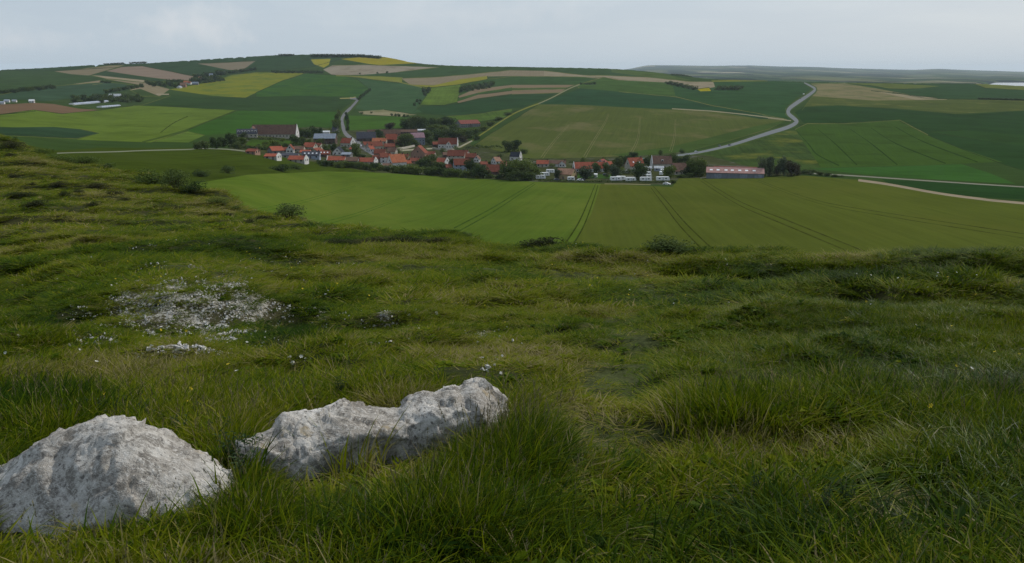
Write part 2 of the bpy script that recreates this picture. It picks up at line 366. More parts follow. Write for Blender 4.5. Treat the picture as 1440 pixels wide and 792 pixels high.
F('field', z8((900, 420), (1100, 412), (1440, 440), (1440, 500), (1200, 470)), (44, 72, 38), contrast=.1)
F('wheat_field', [(1118, 182), (1135, 174), (1188, 174), (1265, 169), (1305, 190), (1355, 210), (1410, 228), (1300, 232), (1155, 236), (1140, 215)], (58, 84, 38), line=((1190, 176), (1240, 230)), contrast=.1)
F('rough_bank', [(1118, 182), (1140, 215), (1155, 236), (1100, 240), (1060, 240), (960, 232), (950, 222), (1000, 213), (1060, 195)], (56, 76, 42), alt=(98, 102, 44), altw=.3, contrast=.25, row=4)
F('wheat_field', [(1140, 237), (1300, 233), (1352, 231), (1390, 243), (1428, 258.5), (1240, 248)], (56, 90, 38), contrast=.12)
F('field', [(1240, 252), (1440, 263), (1860, 288), (1860, 312), (1440, 281), (1335, 274), (1255, 262)], (40, 66, 32))
# grassy margins and ditch lines between the crops
_r = random.Random(5)
for nm, poly, key in list(FIELDS)[1:]:
    if nm in ('verge', 'rough_bank', 'hedge_bank') or min(y for x, y in poly) > 225: continue
    n = len(poly); i0 = _r.randrange(n); k = max(2, int(n * .45)); pts = [poly[(i0 + j) % n] for j in range(k + 1)]
    pts = [(min(max(x, -400), 1840), y) for x, y in pts]
    if max(abs(a[0] - b[0]) + abs(a[1] - b[1]) for a, b in zip(pts, pts[1:])) > 500: continue
    q = []
    for a, b in zip(pts, pts[1:]):
        m = max(1, int(math.hypot(a[0] - b[0], a[1] - b[1]) / 9))
        q += [(a[0] + (b[0] - a[0]) * j / m + _r.uniform(-.3, .3), a[1] + (b[1] - a[1]) * j / m + _r.uniform(-.22, .22)) for j in range(m)]
    q.append(pts[-1])
    if q[0][1] < float(SKY(q[0][0])) + 3: continue
    F('verge', strip(q, [_r.uniform(.35, 1.05) for _ in q]), _r.choice([(40, 58, 34), (44, 60, 36), (98, 102, 62), (84, 94, 52)]), contrast=.3, patch=20)
# --- valley floor
F('wheat_field', [(250, 262), (281, 257), (348, 246), (457, 241), (529, 243), (640, 249), (760, 256), (845, 258.5), (832, 300), (800, 350), (780, 440), (60, 440), (60, 300)], (80, 99, 34), alt=(94, 107, 42), altw=.5, line=((760, 258), (640, 322)), contrast=.13, patch=110, row=2.2)
F('wheat_field', [(845, 258.5), (945, 263), (955, 251), (1000, 250), (1075, 249), (1130, 247), (1205, 253), (1255, 262), (1320, 272), (1440, 287), (1860, 325), (1860, 440), (780, 440), (800, 350), (832, 300)], (80, 89, 34), line=((985, 254), (1200, 352)), contrast=.13, patch=110, row=2.2, alt=(87, 93, 38), altw=.45)
F('pasture', [(-420, 200), (0, 196), (80, 212), (140, 208), (265, 208), (335, 211), (385, 219), (430, 226), (480, 234), (529, 243), (457, 241), (348, 246), (281, 257), (250, 262), (60, 300), (-420, 300)], (56, 72, 28), contrast=.2, row=4, alt=(64, 76, 30))
# --- village ground
F('village_ground', [(325, 212), (318, 196), (340, 190), (440, 178), (482, 184), (560, 180), (600, 178), (650, 182), (664, 206), (690, 210), (735, 223), (800, 223), (890, 220), (960, 214), (1000, 220), (1075, 240), (1130, 246), (1000, 250), (955, 251), (945, 260), (760, 256), (640, 249), (529, 243), (430, 226), (385, 219)], (62, 70, 48), alt=(96, 96, 88), altw=.22, patch=26, contrast=.3, row=3)
F('pasture', [(345, 204), (352, 196), (410, 198), (428, 205), (380, 208)], (58, 84, 38))
F('lawn', [(806, 244), (870, 246), (874, 251), (806, 251)], (58, 84, 36))
# --- ways
ROAD = spline([(1131, 116.5), (1140, 121), (1146, 126), (1137, 134), (1121, 144.5), (1110, 153), (1109, 160), (1117, 167), (1120, 172), (1108, 179), (1082, 187), (1060, 194), (1028, 204), (985, 214), (950, 219), (900, 224)], 5)
nR = len(ROAD)
F('verge', strip(ROAD, [1.6 + 6.5 * min(1, i / 12) * (1 if i < 55 else max(.35, 1 - (i - 55) / 20)) for i in range(nR)]), (66, 84, 46), contrast=.3)
RW = [1.4 + 3.6 * min(1, i / 20) * (1 if i < 50 else max(.35, 1 - (i - 50) / 25)) for i in range(nR)]
def way(name, pts, w, rgb): F(name, strip(pts, w), rgb, contrast=.1, patch=15)
way('road', ROAD, RW, (122, 126, 128))
way('verge', spline([(484, 190), (481, 178), (480, 170), (483, 161), (494, 151), (501, 143), (503, 139.5)]), 9, (60, 78, 42))
way('road', spline([(560, 236), (545, 226), (531, 219), (514, 209), (500, 199), (488, 190), (484, 184), (482, 176), (481, 168), (484, 161), (494, 151), (501, 143), (503, 139.5), (492, 138)]), [6.5] * 20 + [5] * 15 + [4] * 15 + [3] * 16, (118, 118, 120))
way('path', spline([(80, 215.6), (110, 214.5), (160, 213.5), (210, 211.5), (262, 210.3), (285, 209), (320, 210), (348, 213)]), 1.3, (128, 130, 112))
way('path', spline([(648, 207), (664, 198), (680, 187), (717, 163), (738, 153), (757, 146)]), 1.8, (112, 116, 62))
way('path', spline([(757, 146), (775, 138), (800, 125), (815, 119)]), 1.4, (128, 126, 96))
way('path', spline([(560, 212), (608, 209), (625, 211), (640, 210.5), (650, 205), (664, 198)]), 2.0, (150, 145, 125))
way('path', z7((900, 372), (1120, 385), (1300, 403), (1530, 432)), 1.3, (144, 136, 110))
way('path', z8((0, 343), (60, 350), (130, 360)), 1.4, (140, 134, 108))
way('track', spline([(1130, 243.5), (1180, 246), (1240, 250), (1330, 256), (1440, 263), (1860, 288)]), 1.5, (132, 130, 116))
way('track', spline([(1207, 253.5), (1250, 259.5), (1320, 272), (1380, 280), (1440, 286), (1860, 324)]), [3.2] * 26, (146, 134, 112))
way('path', [(850, 258.6), (880, 258.9), (915, 260)], 0.8, (140, 130, 100))
way('path', spline([(500, 136.5), (492, 138), (478, 138.5)]), 1.2, (150, 140, 90))
way('path', spline(z6((450, 186), (560, 190), (700, 200), (830, 228), (960, 258))), 1.3, (112, 116, 60))
way('path', z5((410, 350), (500, 340), (595, 334)), 1.6, (150, 155, 150))
way('path', z5((880, 290), (950, 291)), 1.6, (150, 140, 118))
way('footpath', [(985, 250.5), (996, 249)], 1.5, (140, 135, 118))
# tractor tracks pressed into the wheat
def tram(pts, gap, w, rgb):
    n = len(pts)
    for s in (-1, 1):
        q = []
        for i, (x, y) in enumerate(pts):
            g = gap * (0.35 + 0.65 * i / (n - 1))
            a = pts[max(i - 1, 0)]; b = pts[min(i + 1, n - 1)]
            dx, dy = b[0] - a[0], b[1] - a[1]; l = math.hypot(dx, dy)
            q.append((x - s * dy / l * g / 2, y + s * dx / l * g / 2))
        F('tractor_track', strip(q, [w * (0.4 + 0.6 * i / (n - 1)) for i in range(n)]), rgb, contrast=.25, patch=12)
tram(spline([(752, 258), (725, 275), (690, 297), (640, 324)]), 7, 2.0, (58, 80, 26))
tram(spline([(839, 260), (830, 285), (816, 318), (795, 352)], 6), 11, 2.4, (54, 66, 22))
tram(spline([(917, 263), (935, 285), (962, 318), (1000, 356)], 6), 11, 2.2, (56, 64, 22))
tram(spline([(986, 253), (1040, 286), (1110, 315), (1215, 358)], 6), 9, 1.9, (60, 68, 25))
tram(spline([(1065, 254), (1150, 284), (1260, 304), (1440, 332)], 6), 6, 1.3, (64, 72, 27))
tram(spline([(570, 277), (500, 302), (440, 318)], 6), 5, 1.2, (66, 92, 30))
tram(spline([(500, 262), (420, 285), (360, 296)], 6), 5, 1.0, (66, 92, 30))
for q in ([(1120, 184), (1138, 204), (1150, 218), (1180, 233)], [(1150, 182), (1172, 200), (1205, 232)], [(1196, 182), (1225, 202), (1262, 232)], [(1225, 180), (1262, 203), (1330, 230)], [(1258, 178), (1300, 200), (1375, 228)]):
    F('tractor_track', strip(spline(q), [.8] * 5 + [1.5] * 40), (38, 62, 28), contrast=.2)
for q in ([(762, 222), (772, 208), (787, 190), (800, 176)], [(822, 221), (834, 200), (850, 174), (856, 160)], [(886, 218), (897, 195), (900, 165)], [(943, 213), (948, 195), (950, 168)]):
    tram(spline(q[::-1]), 3.2, 0.7, (116, 112, 80))

def build_valley():
    verts = []; edges = []; faces = []
    xs = np.arange(-420, 1861, 13.0)
    for x in xs:
        s = float(SKY(x))
        ys = [60, s - 10, s - 4, s] + list(np.linspace(s, 250, 26)[1:]) + list(np.linspace(250, 440, 13)[1:])
        for y in ys: verts.append(Vector((x + (rng.random() - .5) * 3 * (-419 < x < 1850), y)))
    for x in np.arange(-420, 1861, 6.5): verts.append(Vector((x, float(SKY(x)) - .3)))
    for name, poly, key in FIELDS:
        P = []
        n = len(poly)
        for i in range(n):
            a, b = poly[i], poly[(i + 1) % n]
            l = math.hypot(b[0] - a[0], b[1] - a[1]); k = max(1, int(l / 14))
            for j in range(k): P.append((a[0] + (b[0] - a[0]) * j / k, a[1] + (b[1] - a[1]) * j / k))
        i0 = len(verts)
        verts += [Vector((min(max(x, -420), 1860), min(max(y, 60), 440))) for x, y in P]
        faces.append(list(range(i0, i0 + len(P))))
    V, E, Fc, vo, eo, fo = delaunay_2d_cdt(verts, edges, faces, 0, 1e-4)
    A = np.array([(v.x, v.y) for v in V])
    W = P2(A[:, 0], A[:, 1])
    groups = {}
    C3 = np.array([A[list(f)].mean(0) for f in Fc]); own = np.full(len(Fc), -1)
    for k, (nm, poly, key) in enumerate(FIELDS):
        own[inpoly(C3[:, 0], C3[:, 1], poly)] = k
    for f, k in zip(Fc, own):
        if k >= 0: groups.setdefault(int(k), []).append(f)
    # one set of vertex normals for the whole ground, so seams between fields do not show
    N = np.zeros_like(W)
    for f in Fc:
        n = np.cross(W[f[1]] - W[f[0]], W[f[2]] - W[f[0]])
        if n[2] < 0: n = -n
        for i in f: N[i] += n
    N /= np.linalg.norm(N, axis=1, keepdims=True) + 1e-12
    for k, fl in groups.items():
        name = FIELDS[k][0]
        used = sorted({i for f in fl for i in f}); ix = {v: i for i, v in enumerate(used)}
        ff = []
        for f in fl:
            n = np.cross(W[f[1]] - W[f[0]], W[f[2]] - W[f[0]])
            ff.append(tuple(ix[i] for i in (f if n[2] > 0 else f[::-1])))
        o = mesh_obj(name, W[used], ff, MATS[k], smooth=True)
        o.data.normals_split_custom_set_from_vertices([tuple(N[i]) for i in used])
        o['kind'] = 'structure'
build_valley()

# ------------------------------------------------------------------ hills across the bay and the sea
def build_far():
    cr = pchip([600, 700, 860, 890, 903, 915, 950, 1000, 1050, 1100, 1150, 1200, 1230, 1290, 1320, 1350, 1440, 1800, 2300], [106, 104, 99.3, 96, 93.2, 91.8, 92.2, 92.6, 92.2, 93.6, 94.5, 96.5, 97.2, 98.3, 97, 98.2, 101, 104, 110])
    xs = np.arange(600, 2301, 8.0); T = np.linspace(0, 1, 26)
    V = []; Fq = []
    for x in xs:
        bot = 130 - 14.6 * float(sstep(1368, 1402, x)); top = float(cr(x)) + 0.35 * float(fnoise(np.array([x / 22.]), np.array([3.3]), 3)[0])
        for t in T:
            py = bot + (top - bot) * t
            tb = (130 - bot) / 14.6
            Y = (3300 + 16700 * t ** 2.7) * (1 - tb) + (6950 + 13050 * t ** 2) * tb
            V.append((uof(x, py) * Y, Y, dep(py) * Y + 9 * float(fnoise(np.array([x / 45.]), np.array([t * 6]), 3)[0]) * t * (1 - t) * 4))
        py = top; Y = 20000; V.append((uof(x, py) * (Y + 900), Y + 900, dep(py) * Y - 60))
    m = len(T) + 1
    for i in range(len(xs) - 1):
        for j in range(m - 1): Fq.append((i * m + j, (i + 1) * m + j, (i + 1) * m + j + 1, i * m + j + 1))
    t = NT('distant_farmland')
    p = t.pos()
    vor = t.node('ShaderNodeTexVoronoi'); vor.inputs['Scale'].default_value = 1.0
    t.l(t.mapping(p, rot=(0, 0, .5), scale=(1 / 450., 1 / 1900., 0)), vor.inputs['Vector'])
    sep = t.node('ShaderNodeSeparateColor'); t.l(vor.outputs['Color'], sep.inputs[0])
    c = t.ramp(sep.outputs[0], [(0.0, seen(40, 62, 40)), (0.35, seen(66, 86, 48)), (0.6, seen(88, 100, 60)), (0.82, seen(110, 108, 78)), (1.0, seen(150, 145, 120))])
    w = t.noise(t.mapping(p, scale=(1 / 400., 1 / 1800., 0)), 1.0, 6, .7)
    c = t.mix(t.ramp(w, [(.48, (0, 0, 0)), (.54, (1, 1, 1))]), c, seen(28, 44, 32))
    o = mesh_obj('hills', V, Fq, t.fin(c, 1, 0), smooth=True); o['kind'] = 'structure'
    t = NT('sea_water')
    n = t.noise(t.mapping(t.pos(), scale=(.02, .05, 0)), 1.0, 4)
    t.bump(n, .25, 2.0)
    m = t.fin((.20, .22, .23, 1), .22, .5)
    o = mesh_obj('sea', [(-15000, -1200, -86), (15000, -1200, -86), (15000, 15000, -86), (-15000, 15000, -86)], [(0, 1, 2, 3)], m); o['kind'] = 'structure'
build_far()
# ------------------------------------------------------------------ near hill
CHALK = [(262, 432, 85, 50), (318, 396, 62, 14), (235, 402, 50, 12), (205, 430, 60, 44), (228, 482, 56, 26), (300, 470, 60, 20), (455, 440, 12, 20), (530, 465, 26, 12), (350, 430, 50, 34), (430, 345, 20, 7), (680, 470, 26, 10), (695, 508, 16, 8), (540, 440, 20, 14)]
def chalk_w(px, py):
    w = np.zeros(np.shape(px))
    for x, y, a, b in CHALK:
        d = np.sqrt(((px - x) / a) ** 2 + ((py - y) / b) ** 2)
        w = np.maximum(w, 1 - sstep(0.2, 1.45, d))
    return w
PATHS = [[(858, 640), (862, 590), (872, 540), (876, 500), (880, 465), (895, 430), (912, 404), (880, 392), (800, 388), (700, 380), (560, 374), (430, 372), (340, 372), (250, 372)]]
PATHW = []
for P in PATHS:
    for x, y in spline(P, 6): PATHW.append(hit1(x, y))
PATHW = np.array(PATHW)
def path_w(X, Y):
    d = np.full(np.shape(X), 1e9); wy = np.zeros(np.shape(X))
    for a in PATHW:
        d = np.minimum(d, np.hypot(X - a[0], (Y - a[1])) / (0.24 + 0.030 * a[1]))
    return 1 - sstep(0.5, 1.5, d)

def build_near():
    us = np.concatenate([np.linspace(-3, -1, 40)[:-1], np.linspace(-1, .9, 480), np.linspace(.9, 3, 40)[1:]])
    Ys = np.exp(np.linspace(math.log(.8), math.log(300), 300))
    U, Y = np.meshgrid(us, Ys); X = U * Y
    PW_ = path_w(X, Y); Z = h1(X, Y) - 0.05 * PW_
    px, py = project(X, Y, Z)
    V = np.stack([X, Y, Z], -1).reshape(-1, 3)
    n = len(us); m = len(Ys)
    idx = np.arange(n * m).reshape(m, n)
    Fq = np.stack([idx[:-1, :-1], idx[:-1, 1:], idx[1:, 1:], idx[1:, :-1]], -1).reshape(-1, 4)
    # ground round and behind the viewer
    gx = np.linspace(-40, 40, 60); gy = np.linspace(-25, .82, 20)
    GX, GY = np.meshgrid(gx, gy)
    GZ = np.where(GY > .5, -1.62, -1.6 + 0.02 * fnoise(GX, GY)) - 0.03
    V2 = np.stack([GX, GY, GZ], -1).reshape(-1, 3); k = np.arange(len(V2)).reshape(20, 60) + len(V)
    F2 = np.stack([k[:-1, :-1], k[:-1, 1:], k[1:, 1:], k[1:, :-1]], -1).reshape(-1, 4)
    V = np.concatenate([V, V2]); Fq = np.concatenate([Fq, F2])
    me = bpy.data.meshes.new('hillside')
    me.vertices.add(len(V)); me.vertices.foreach_set('co', V.astype(np.float32).ravel())
    me.loops.add(len(Fq) * 4); me.loops.foreach_set('vertex_index', Fq.astype(np.int32).ravel())
    me.polygons.add(len(Fq)); me.polygons.foreach_set('loop_start', np.arange(0, len(Fq) * 4, 4, dtype=np.int32))
    me.update(); me.validate(); me.shade_smooth()
    a = me.attributes.new('chalk', 'FLOAT', 'POINT')
    w = np.concatenate([(chalk_w(px, py) * (np.abs(U) < .9)).ravel(), np.zeros(len(V2))])
    a.data.foreach_set('value', w.astype(np.float32))
    a = me.attributes.new('worn', 'FLOAT', 'POINT'); a.data.foreach_set('value', np.concatenate([PW_.ravel(), np.zeros(len(V2))]).astype(np.float32))
    t = NT('hillside_turf'); p = t.pos()
    n1 = t.noise(p, 1.4, 5, .65); n2 = t.noise(p, .16, 4, .6); n3 = t.noise(p, 22, 4, .7)
    c = t.ramp(n1, [(.3, (.010, .014, .004)), (.5, (.020, .026, .006)), (.68, (.040, .042, .010))])
    c = t.mix(t.ramp(n2, [(.42, (0, 0, 0)), (.62, (.75, .75, .75))]), c, (.044, .040, .015, 1))
    at = t.node('ShaderNodeAttribute', attribute_name='worn')
    c = t.mix(t.math('MULTIPLY', at.outputs['Fac'], t.ramp(n3, [(.35, (.2, .2, .2)), (.6, (.8, .8, .8))])), c, (.066, .080, .026, 1))
    at = t.node('ShaderNodeAttribute', attribute_name='chalk')
    soil = t.math('MULTIPLY', at.outputs['Fac'], 1.0)
    f = t.math('ADD', t.math('MULTIPLY', n3, .75), t.math('MULTIPLY', t.noise(p, 2.6, 6, .75), .62))
    f = t.math('ADD', t.math('MULTIPLY', at.outputs['Fac'], .27), f)
    c = t.mix(t.math('MULTIPLY', at.outputs['Fac'], .55), c, (.085, .072, .045, 1))
    c = t.mix(t.ramp(f, [(.90, (0, 0, 0)), (1.02, (1, 1, 1))]), c, (.34, .325, .29, 1))
    t.bump(n3, .6, .03)
    me.materials.append(t.fin(c, .95, .05))
    o = bpy.data.objects.new('hillside', me); link(o); o['kind'] = 'structure'
build_near()

# ------------------------------------------------------------------ boulders
def stone_mat():
    t = NT('limestone'); p = t.objc()
    big = t.noise(p, 2.6, 6, .62); mid = t.noise(p, 9, 6, .7); fine = t.noise(p, 46, 5, .75); pit = t.noise(p, 130, 3, .7)
    c = t.ramp(big, [(.30, (.18, .158, .13)), (.42, (.34, .315, .28)), (.55, (.52, .495, .455)), (.70, (.67, .645, .61))])
    c = t.mix(t.ramp(mid, [(.40, (.85, .85, .85)), (.50, (0, 0, 0))]), c, (.15, .135, .115, 1))
    ve = t.node('ShaderNodeTexVoronoi', feature='DISTANCE_TO_EDGE'); ve.inputs['Scale'].default_value = 7.5
    wv = t.node('ShaderNodeTexNoise'); wv.inputs['Scale'].default_value = 6; wv.inputs['Detail'].default_value = 5; t.l(p, wv.inputs['Vector'])
    av = t.node('ShaderNodeVectorMath', operation='MULTIPLY_ADD'); t.l(wv.outputs['Color'], av.inputs[0]); av.inputs[1].default_value = (.45, .45, .45); t.l(p, av.inputs[2]); t.l(av.outputs[0], ve.inputs['Vector'])
    c = t.mix(t.ramp(ve.outputs['Distance'], [(0, (.55, .55, .55)), (.022, (0, 0, 0))]), c, (.64, .62, .58, 1))
    # pale scratches and veins
    w = t.node('ShaderNodeTexNoise'); w.inputs['Scale'].default_value = 5; w.inputs['Detail'].default_value = 7; w.inputs['Roughness'].default_value = .72; w.inputs['Distortion'].default_value = 1.2
    t.l(t.mapping(p, rot=(.3, .6, .4), scale=(1, 2.2, 1.2)), w.inputs['Vector'])
    v = t.math('ABSOLUTE', t.math('SUBTRACT', w.outputs['Fac'], .5))
    c = t.mix(t.ramp(v, [(.0, (.7, .7, .7)), (.010, (0, 0, 0))]), c, (.62, .60, .56, 1))
    c = t.mix(t.ramp(fine, [(.36, (.9, .9, .9)), (.46, (0, 0, 0))]), c, (.10, .092, .082, 1))
    c = t.mix(t.ramp(fine, [(.56, (0, 0, 0)), (.66, (.8, .8, .8))]), c, (.60, .58, .545, 1))
    y = t.noise(p, 6.5, 4, .6)
    c = t.mix(t.ramp(y, [(.62, (0, 0, 0)), (.70, (.55, .55, .55))]), c, (.33, .24, .11, 1))     # lichen
    h = t.math('ADD', t.math('MULTIPLY', mid, .9), t.math('ADD', t.math('MULTIPLY', fine, .55), t.math('MULTIPLY', pit, .25)))
    t.bump(h, .75, .03)
    return t.fin(c, .88, .2)
STONE = stone_mat()

def rock_noise(V, N, amp, seed, flute=None, cuts=0):
    P = [Vector(v) for v in V]
    g = np.random.default_rng(int(seed * 10)); A = np.array(P)
    c0 = A.mean(0); sp = A.max(0) - A.min(0)
    for _ in range(cuts):                                       # flat break faces
        d = g.normal(size=3) * np.array([1, 1.1, .9]); d[1] = -abs(d[1]) * .9; d[2] = abs(d[2]); d /= np.linalg.norm(d)
        c = c0 + (g.random(3) - .5) * sp * np.array([.9, .3, .3])
        h = (A - c) @ d; m = np.exp(-(((A - c) / (sp * np.array([.20, .8, .9]))) ** 2).sum(1))
        lim = np.quantile(h[m > .3], .90) if (m > .3).any() else 9
        over = np.maximum(h - lim, 0) * np.clip(m * 1.6, 0, 1) * .7
        A = A - over[:, None] * d
    out = []
    for v, n in zip(A, N):
        v = Vector(v); n = Vector(n)
        warp = Vector((mnoise.noise(v * 2.3 + Vector((seed, 0, 0))), mnoise.noise(v * 2.3 + Vector((0, seed, 9))), mnoise.noise(v * 2.3 + Vector((4, 0, seed))))) * .16
        q = v + warp
        f1 = mnoise.voronoi(q * 3.0 + Vector((seed, 0, 0)), distance_metric='DISTANCE_SQUARED')[0]
        cr = min((math.sqrt(f1[1]) - math.sqrt(f1[0])) * 2.2, 1.0)          # facets parted by creases
        cell = mnoise.cell(q * 5.0 + Vector((seed, 2, 0)))
        d = (cr - .75) * .22 + mnoise.noise(q * 3.0 + Vector((seed * 3, 1, 0))) * .15
        for sc_, k in ((3.3, .85), (7.5, .42)):                             # each break face tilts its own way
            w_ = q * sc_ + Vector((seed, sc_, 0)); pt = mnoise.voronoi(w_)[1][0]; pv = Vector(pt) * 5.7; dr = Vector((mnoise.noise(pv + Vector((.37, .11, .73))), mnoise.noise(pv + Vector((9.4, 3.1, .7))), mnoise.noise(pv + Vector((4.4, 7.9, 12.6)))))
            d += max(-.4, min(.4, (w_ - Vector(pt)).dot(dr) * k))
        f2 = mnoise.voronoi(q * 12 + Vector((seed, 5, 0)))[0]
        d += (min((f2[1] - f2[0]) * 2.0, .6) - .35) * .13
        d += (1 - abs(mnoise.noise(q * 7.5 + Vector((1, seed, 0)))) * 2.4) * .09 + (1 - abs(mnoise.noise(q * 17 + Vector((1, 0, seed)))) * 2.4) * .05
        d += mnoise.noise(v * 34) * .07 + mnoise.noise(v * 70) * .04
        if flute: d += flute(v, n)
        out.append(v + n * d * amp)
    return out

def loft(name, secs, closed_ends=True):
    V = [p for s in secs for p in s]; m = len(secs[0]); F_ = []
    for i in range(len(secs) - 1):
        for j in range(m - 1):
            F_.append((i * m + j, (i + 1) * m + j, (i + 1) * m + j + 1, i * m + j + 1))
    F_.append(tuple(range(m))[::-1]); F_.append(tuple(range((len(secs) - 1) * m, len(secs) * m)))
    return V, F_

def finish_rock(name, V, F_, amp, seed, label, flute=None, cuts=0):
    me = bpy.data.meshes.new(name); me.from_pydata([tuple(map(float, v)) for v in V], [], F_)
    c = Vector(np.mean(np.array(V, float), axis=0)); c.z = min(v[2] for v in V)
    me.update()
    import bmesh
    bm = bmesh.new(); bm.from_mesh(me); bmesh.ops.recalc_face_normals(bm, faces=bm.faces); bm.normal_update()
    vs = [v.co.copy() for v in bm.verts]; ns = [v.normal.copy() for v in bm.verts]
    for v, q in zip(bm.verts, rock_noise(vs, ns, amp, seed, flute, cuts)): v.co = q - c
    bm.to_mesh(me); bm.free(); me.shade_smooth(); me.materials.append(STONE)
    o = bpy.data.objects.new(name, me); link(o); o.location = c
    return tag(o, label, 'boulder', 'limestone boulders in the grass')

def at_px(px, py, Y): return np.array([uof(px, py) * Y, Y, dep(py) * Y])

# round boulder at the lower left
sil = pchip([-190, -150, -80, 0, 40, 60, 100, 150, 165, 200, 240, 270, 300, 322, 334], [770, 745, 706, 664, 637, 625, 610, 601, 601, 611, 636, 650, 664, 680, 715])
secs = []
for px in np.linspace(-188, 333, 130):
    yt = 3.32; pt = at_px(px, float(sil(px)), yt)
    w = math.sqrt(max(0.0, 1 - ((px - 70) / 268.) ** 2)) * .98 + .02
    zb = -1.95; sec = []
    for j in range(64):
        f = math.pi * (j / 63)
        co = -math.cos(f); si = math.sin(f)
        yy = yt + .02 + co * .44 * w
        zz = zb + (pt[2] - zb) * (si ** .62)
        sec.append((pt[0] * (yy / yt) ** .3, yy, zz))
    secs.append(sec)
V, F_ = loft('b', secs)
finish_rock('boulder', V, F_, .070, 2.0, 'rounded pale limestone boulder, smooth domed top, cut off by the left edge of the photo', None, 9)

# long jagged boulder, craggy
sil = pchip([326, 345, 360, 392, 415, 440, 465, 490, 520, 540, 556, 566, 576, 600, 622, 629, 636, 643, 655, 668, 682, 700, 716], [619, 613, 606, 584, 577, 577, 570, 565, 567, 569, 569, 563, 558, 550, 545, 540, 538, 542, 538, 533.5, 541, 556, 574])
edge = pchip([326, 345, 375, 410, 440, 470, 505, 540, 575, 605, 640, 670, 716], [621, 622, 632, 632, 624, 612, 606, 602, 594, 584, 574, 570, 580])
secs = []
xs = np.linspace(327, 715, 170)
for px in xs:
    s = (px - 327) / 388.
    Yr = 3.66 + .88 * s                                         # ridge line recedes to the right
    tip = min(1, s / .13) ** .55 * min(1, (1 - s) / .10) ** .6
    half = (.04 + .28 * tip)
    Yf = Yr - half * (1.0 if s < .75 else 1.0)
    ridge = at_px(px, float(sil(px)), Yr)
    fe = at_px(px, float(edge(px)), Yf)
    zb = float(h1(np.array([ridge[0]]), np.array([Yr]), False)[0]) - .18
    under = .11 * max(0, 1 - s / .22) * tip                     # undercut left nose
    ctrl = [(fe[0], Yf + .10 + under * 1.3, zb), (fe[0], Yf + .02 + under, zb + .45 * (fe[2] - zb)), (fe[0], Yf - .015 + under * .35, zb + .80 * (fe[2] - zb)),
            (fe[0], Yf, fe[2] - .01), ((fe[0] * .7 + ridge[0] * .3), Yf + .28 * half, fe[2] * .55 + ridge[2] * .45), (fe[0] * .3 + ridge[0] * .7, Yf + .72 * half, fe[2] * .15 + ridge[2] * .85),
            (ridge[0], Yr, ridge[2]), (ridge[0], Yr + .5 * half, ridge[2] - .05 - .06 * tip), (ridge[0], Yr + .9 * half, zb + .3 * (ridge[2] - zb)), (ridge[0], Yr + .95 * half, zb)]
    ctrl = np.array(ctrl); tt = np.linspace(0, 1, len(ctrl)); q = np.linspace(0, 1, 72)
    sec = np.stack([np.interp(q, tt, ctrl[:, k]) for k in range(3)], -1)
    secs.append([tuple(v) for v in sec])
V, F_ = loft('b', secs)
def flute(v, n):                                                # upright weather grooves on the front face
    return (abs(mnoise.noise(Vector((v[0] * 11, v[1] * 5, v[2] * 1.6)))) * -.35 + .08) * max(0, -n[1]) * (1 if v[0] > -.75 else .4)
finish_rock('boulder', V, F_, .070, 5.0, 'long jagged limestone boulder with a sharp crest and dark undercut left end', flute, 12)

ROCKFOOT = [[(-60, 770), (60, 768), (120, 755), (150, 735), (200, 712), (250, 716), (290, 702), (330, 690), (325, 684), (270, 652), (160, 612), (40, 640), (-30, 690)], [(340, 640), (385, 668), (405, 684), (435, 690), (480, 670), (540, 662), (600, 646), (640, 614), (680, 590), (708, 578), (668, 545), (560, 580), (430, 585), (340, 625)]]

FOOT = [([-60, 60, 120, 150, 200, 250, 290, 332], [772, 770, 757, 737, 714, 718, 704, 692]), ([338, 385, 405, 435, 480, 540, 600, 640, 680, 712], [646, 682, 698, 706, 688, 678, 660, 622, 594, 580])]
def foot_limit(px, py, Y, H):           # grass standing before a boulder only covers its foot
    for xs, ys in FOOT:
        ln = np.interp(px, xs, ys); ins = (px > xs[0]) & (px < xs[-1]) & (py > ln - 16)
        over = np.where(rng.random(np.shape(px)) < .12, 15, 1)
        H = np.where(ins, np.minimum(H, np.maximum((py - ln + over) * Y / FPX * 1.05, .012)), H)
    return H
ROCKVIS = [[(-60, 770), (-30, 690), (40, 640), (100, 608), (160, 600), (270, 650), (322, 684), (300, 712), (250, 706), (190, 712), (130, 752), (60, 764)],
           [(330, 618), (415, 577), (440, 578), (490, 565), (555, 573), (625, 543), (668, 534), (708, 570), (680, 584), (640, 606), (600, 640), (540, 655), (480, 662), (432, 684), (405, 678), (385, 640)]]
# ------------------------------------------------------------------ grass
def grass_mat(name, spec=.025, rough=.6):
    t = NT(name)
    tin = t.node('ShaderNodeAttribute', attribute_name='tint', attribute_type='INSTANCER')
    bl = t.node('ShaderNodeAttribute', attribute_name='shade', attribute_type='GEOMETRY')
    f = t.math('ADD', tin.outputs['Fac'], t.math('MULTIPLY', t.math('SUBTRACT', bl.outputs['Fac'], .5), .72))
    c = t.ramp(f, [(.0, (.014, .036, .004)), (.25, (.040, .078, .004)), (.5, (.092, .132, .003)), (.72, (.158, .178, .004)), (.88, (.185, .172, .022)), (1.0, (.26, .22, .10))])
    t.fin(c, rough, spec)
    tr = t.node('ShaderNodeBsdfTranslucent'); t.l(t.mix(.35, c, (.09, .13, .006, 1)), tr.inputs['Color'])
    mx = t.node('ShaderNodeMixShader'); mx.inputs[0].default_value = .38
    t.l(t.b.outputs[0], mx.inputs[1]); t.l(tr.outputs[0], mx.inputs[2])
    t.l(mx.outputs[0], t.n['Material Output'].inputs['Surface'])
    return t.m
GM = grass_mat('grass_blades'); GS = grass_mat('glossy_grass_blades', .045, .42)
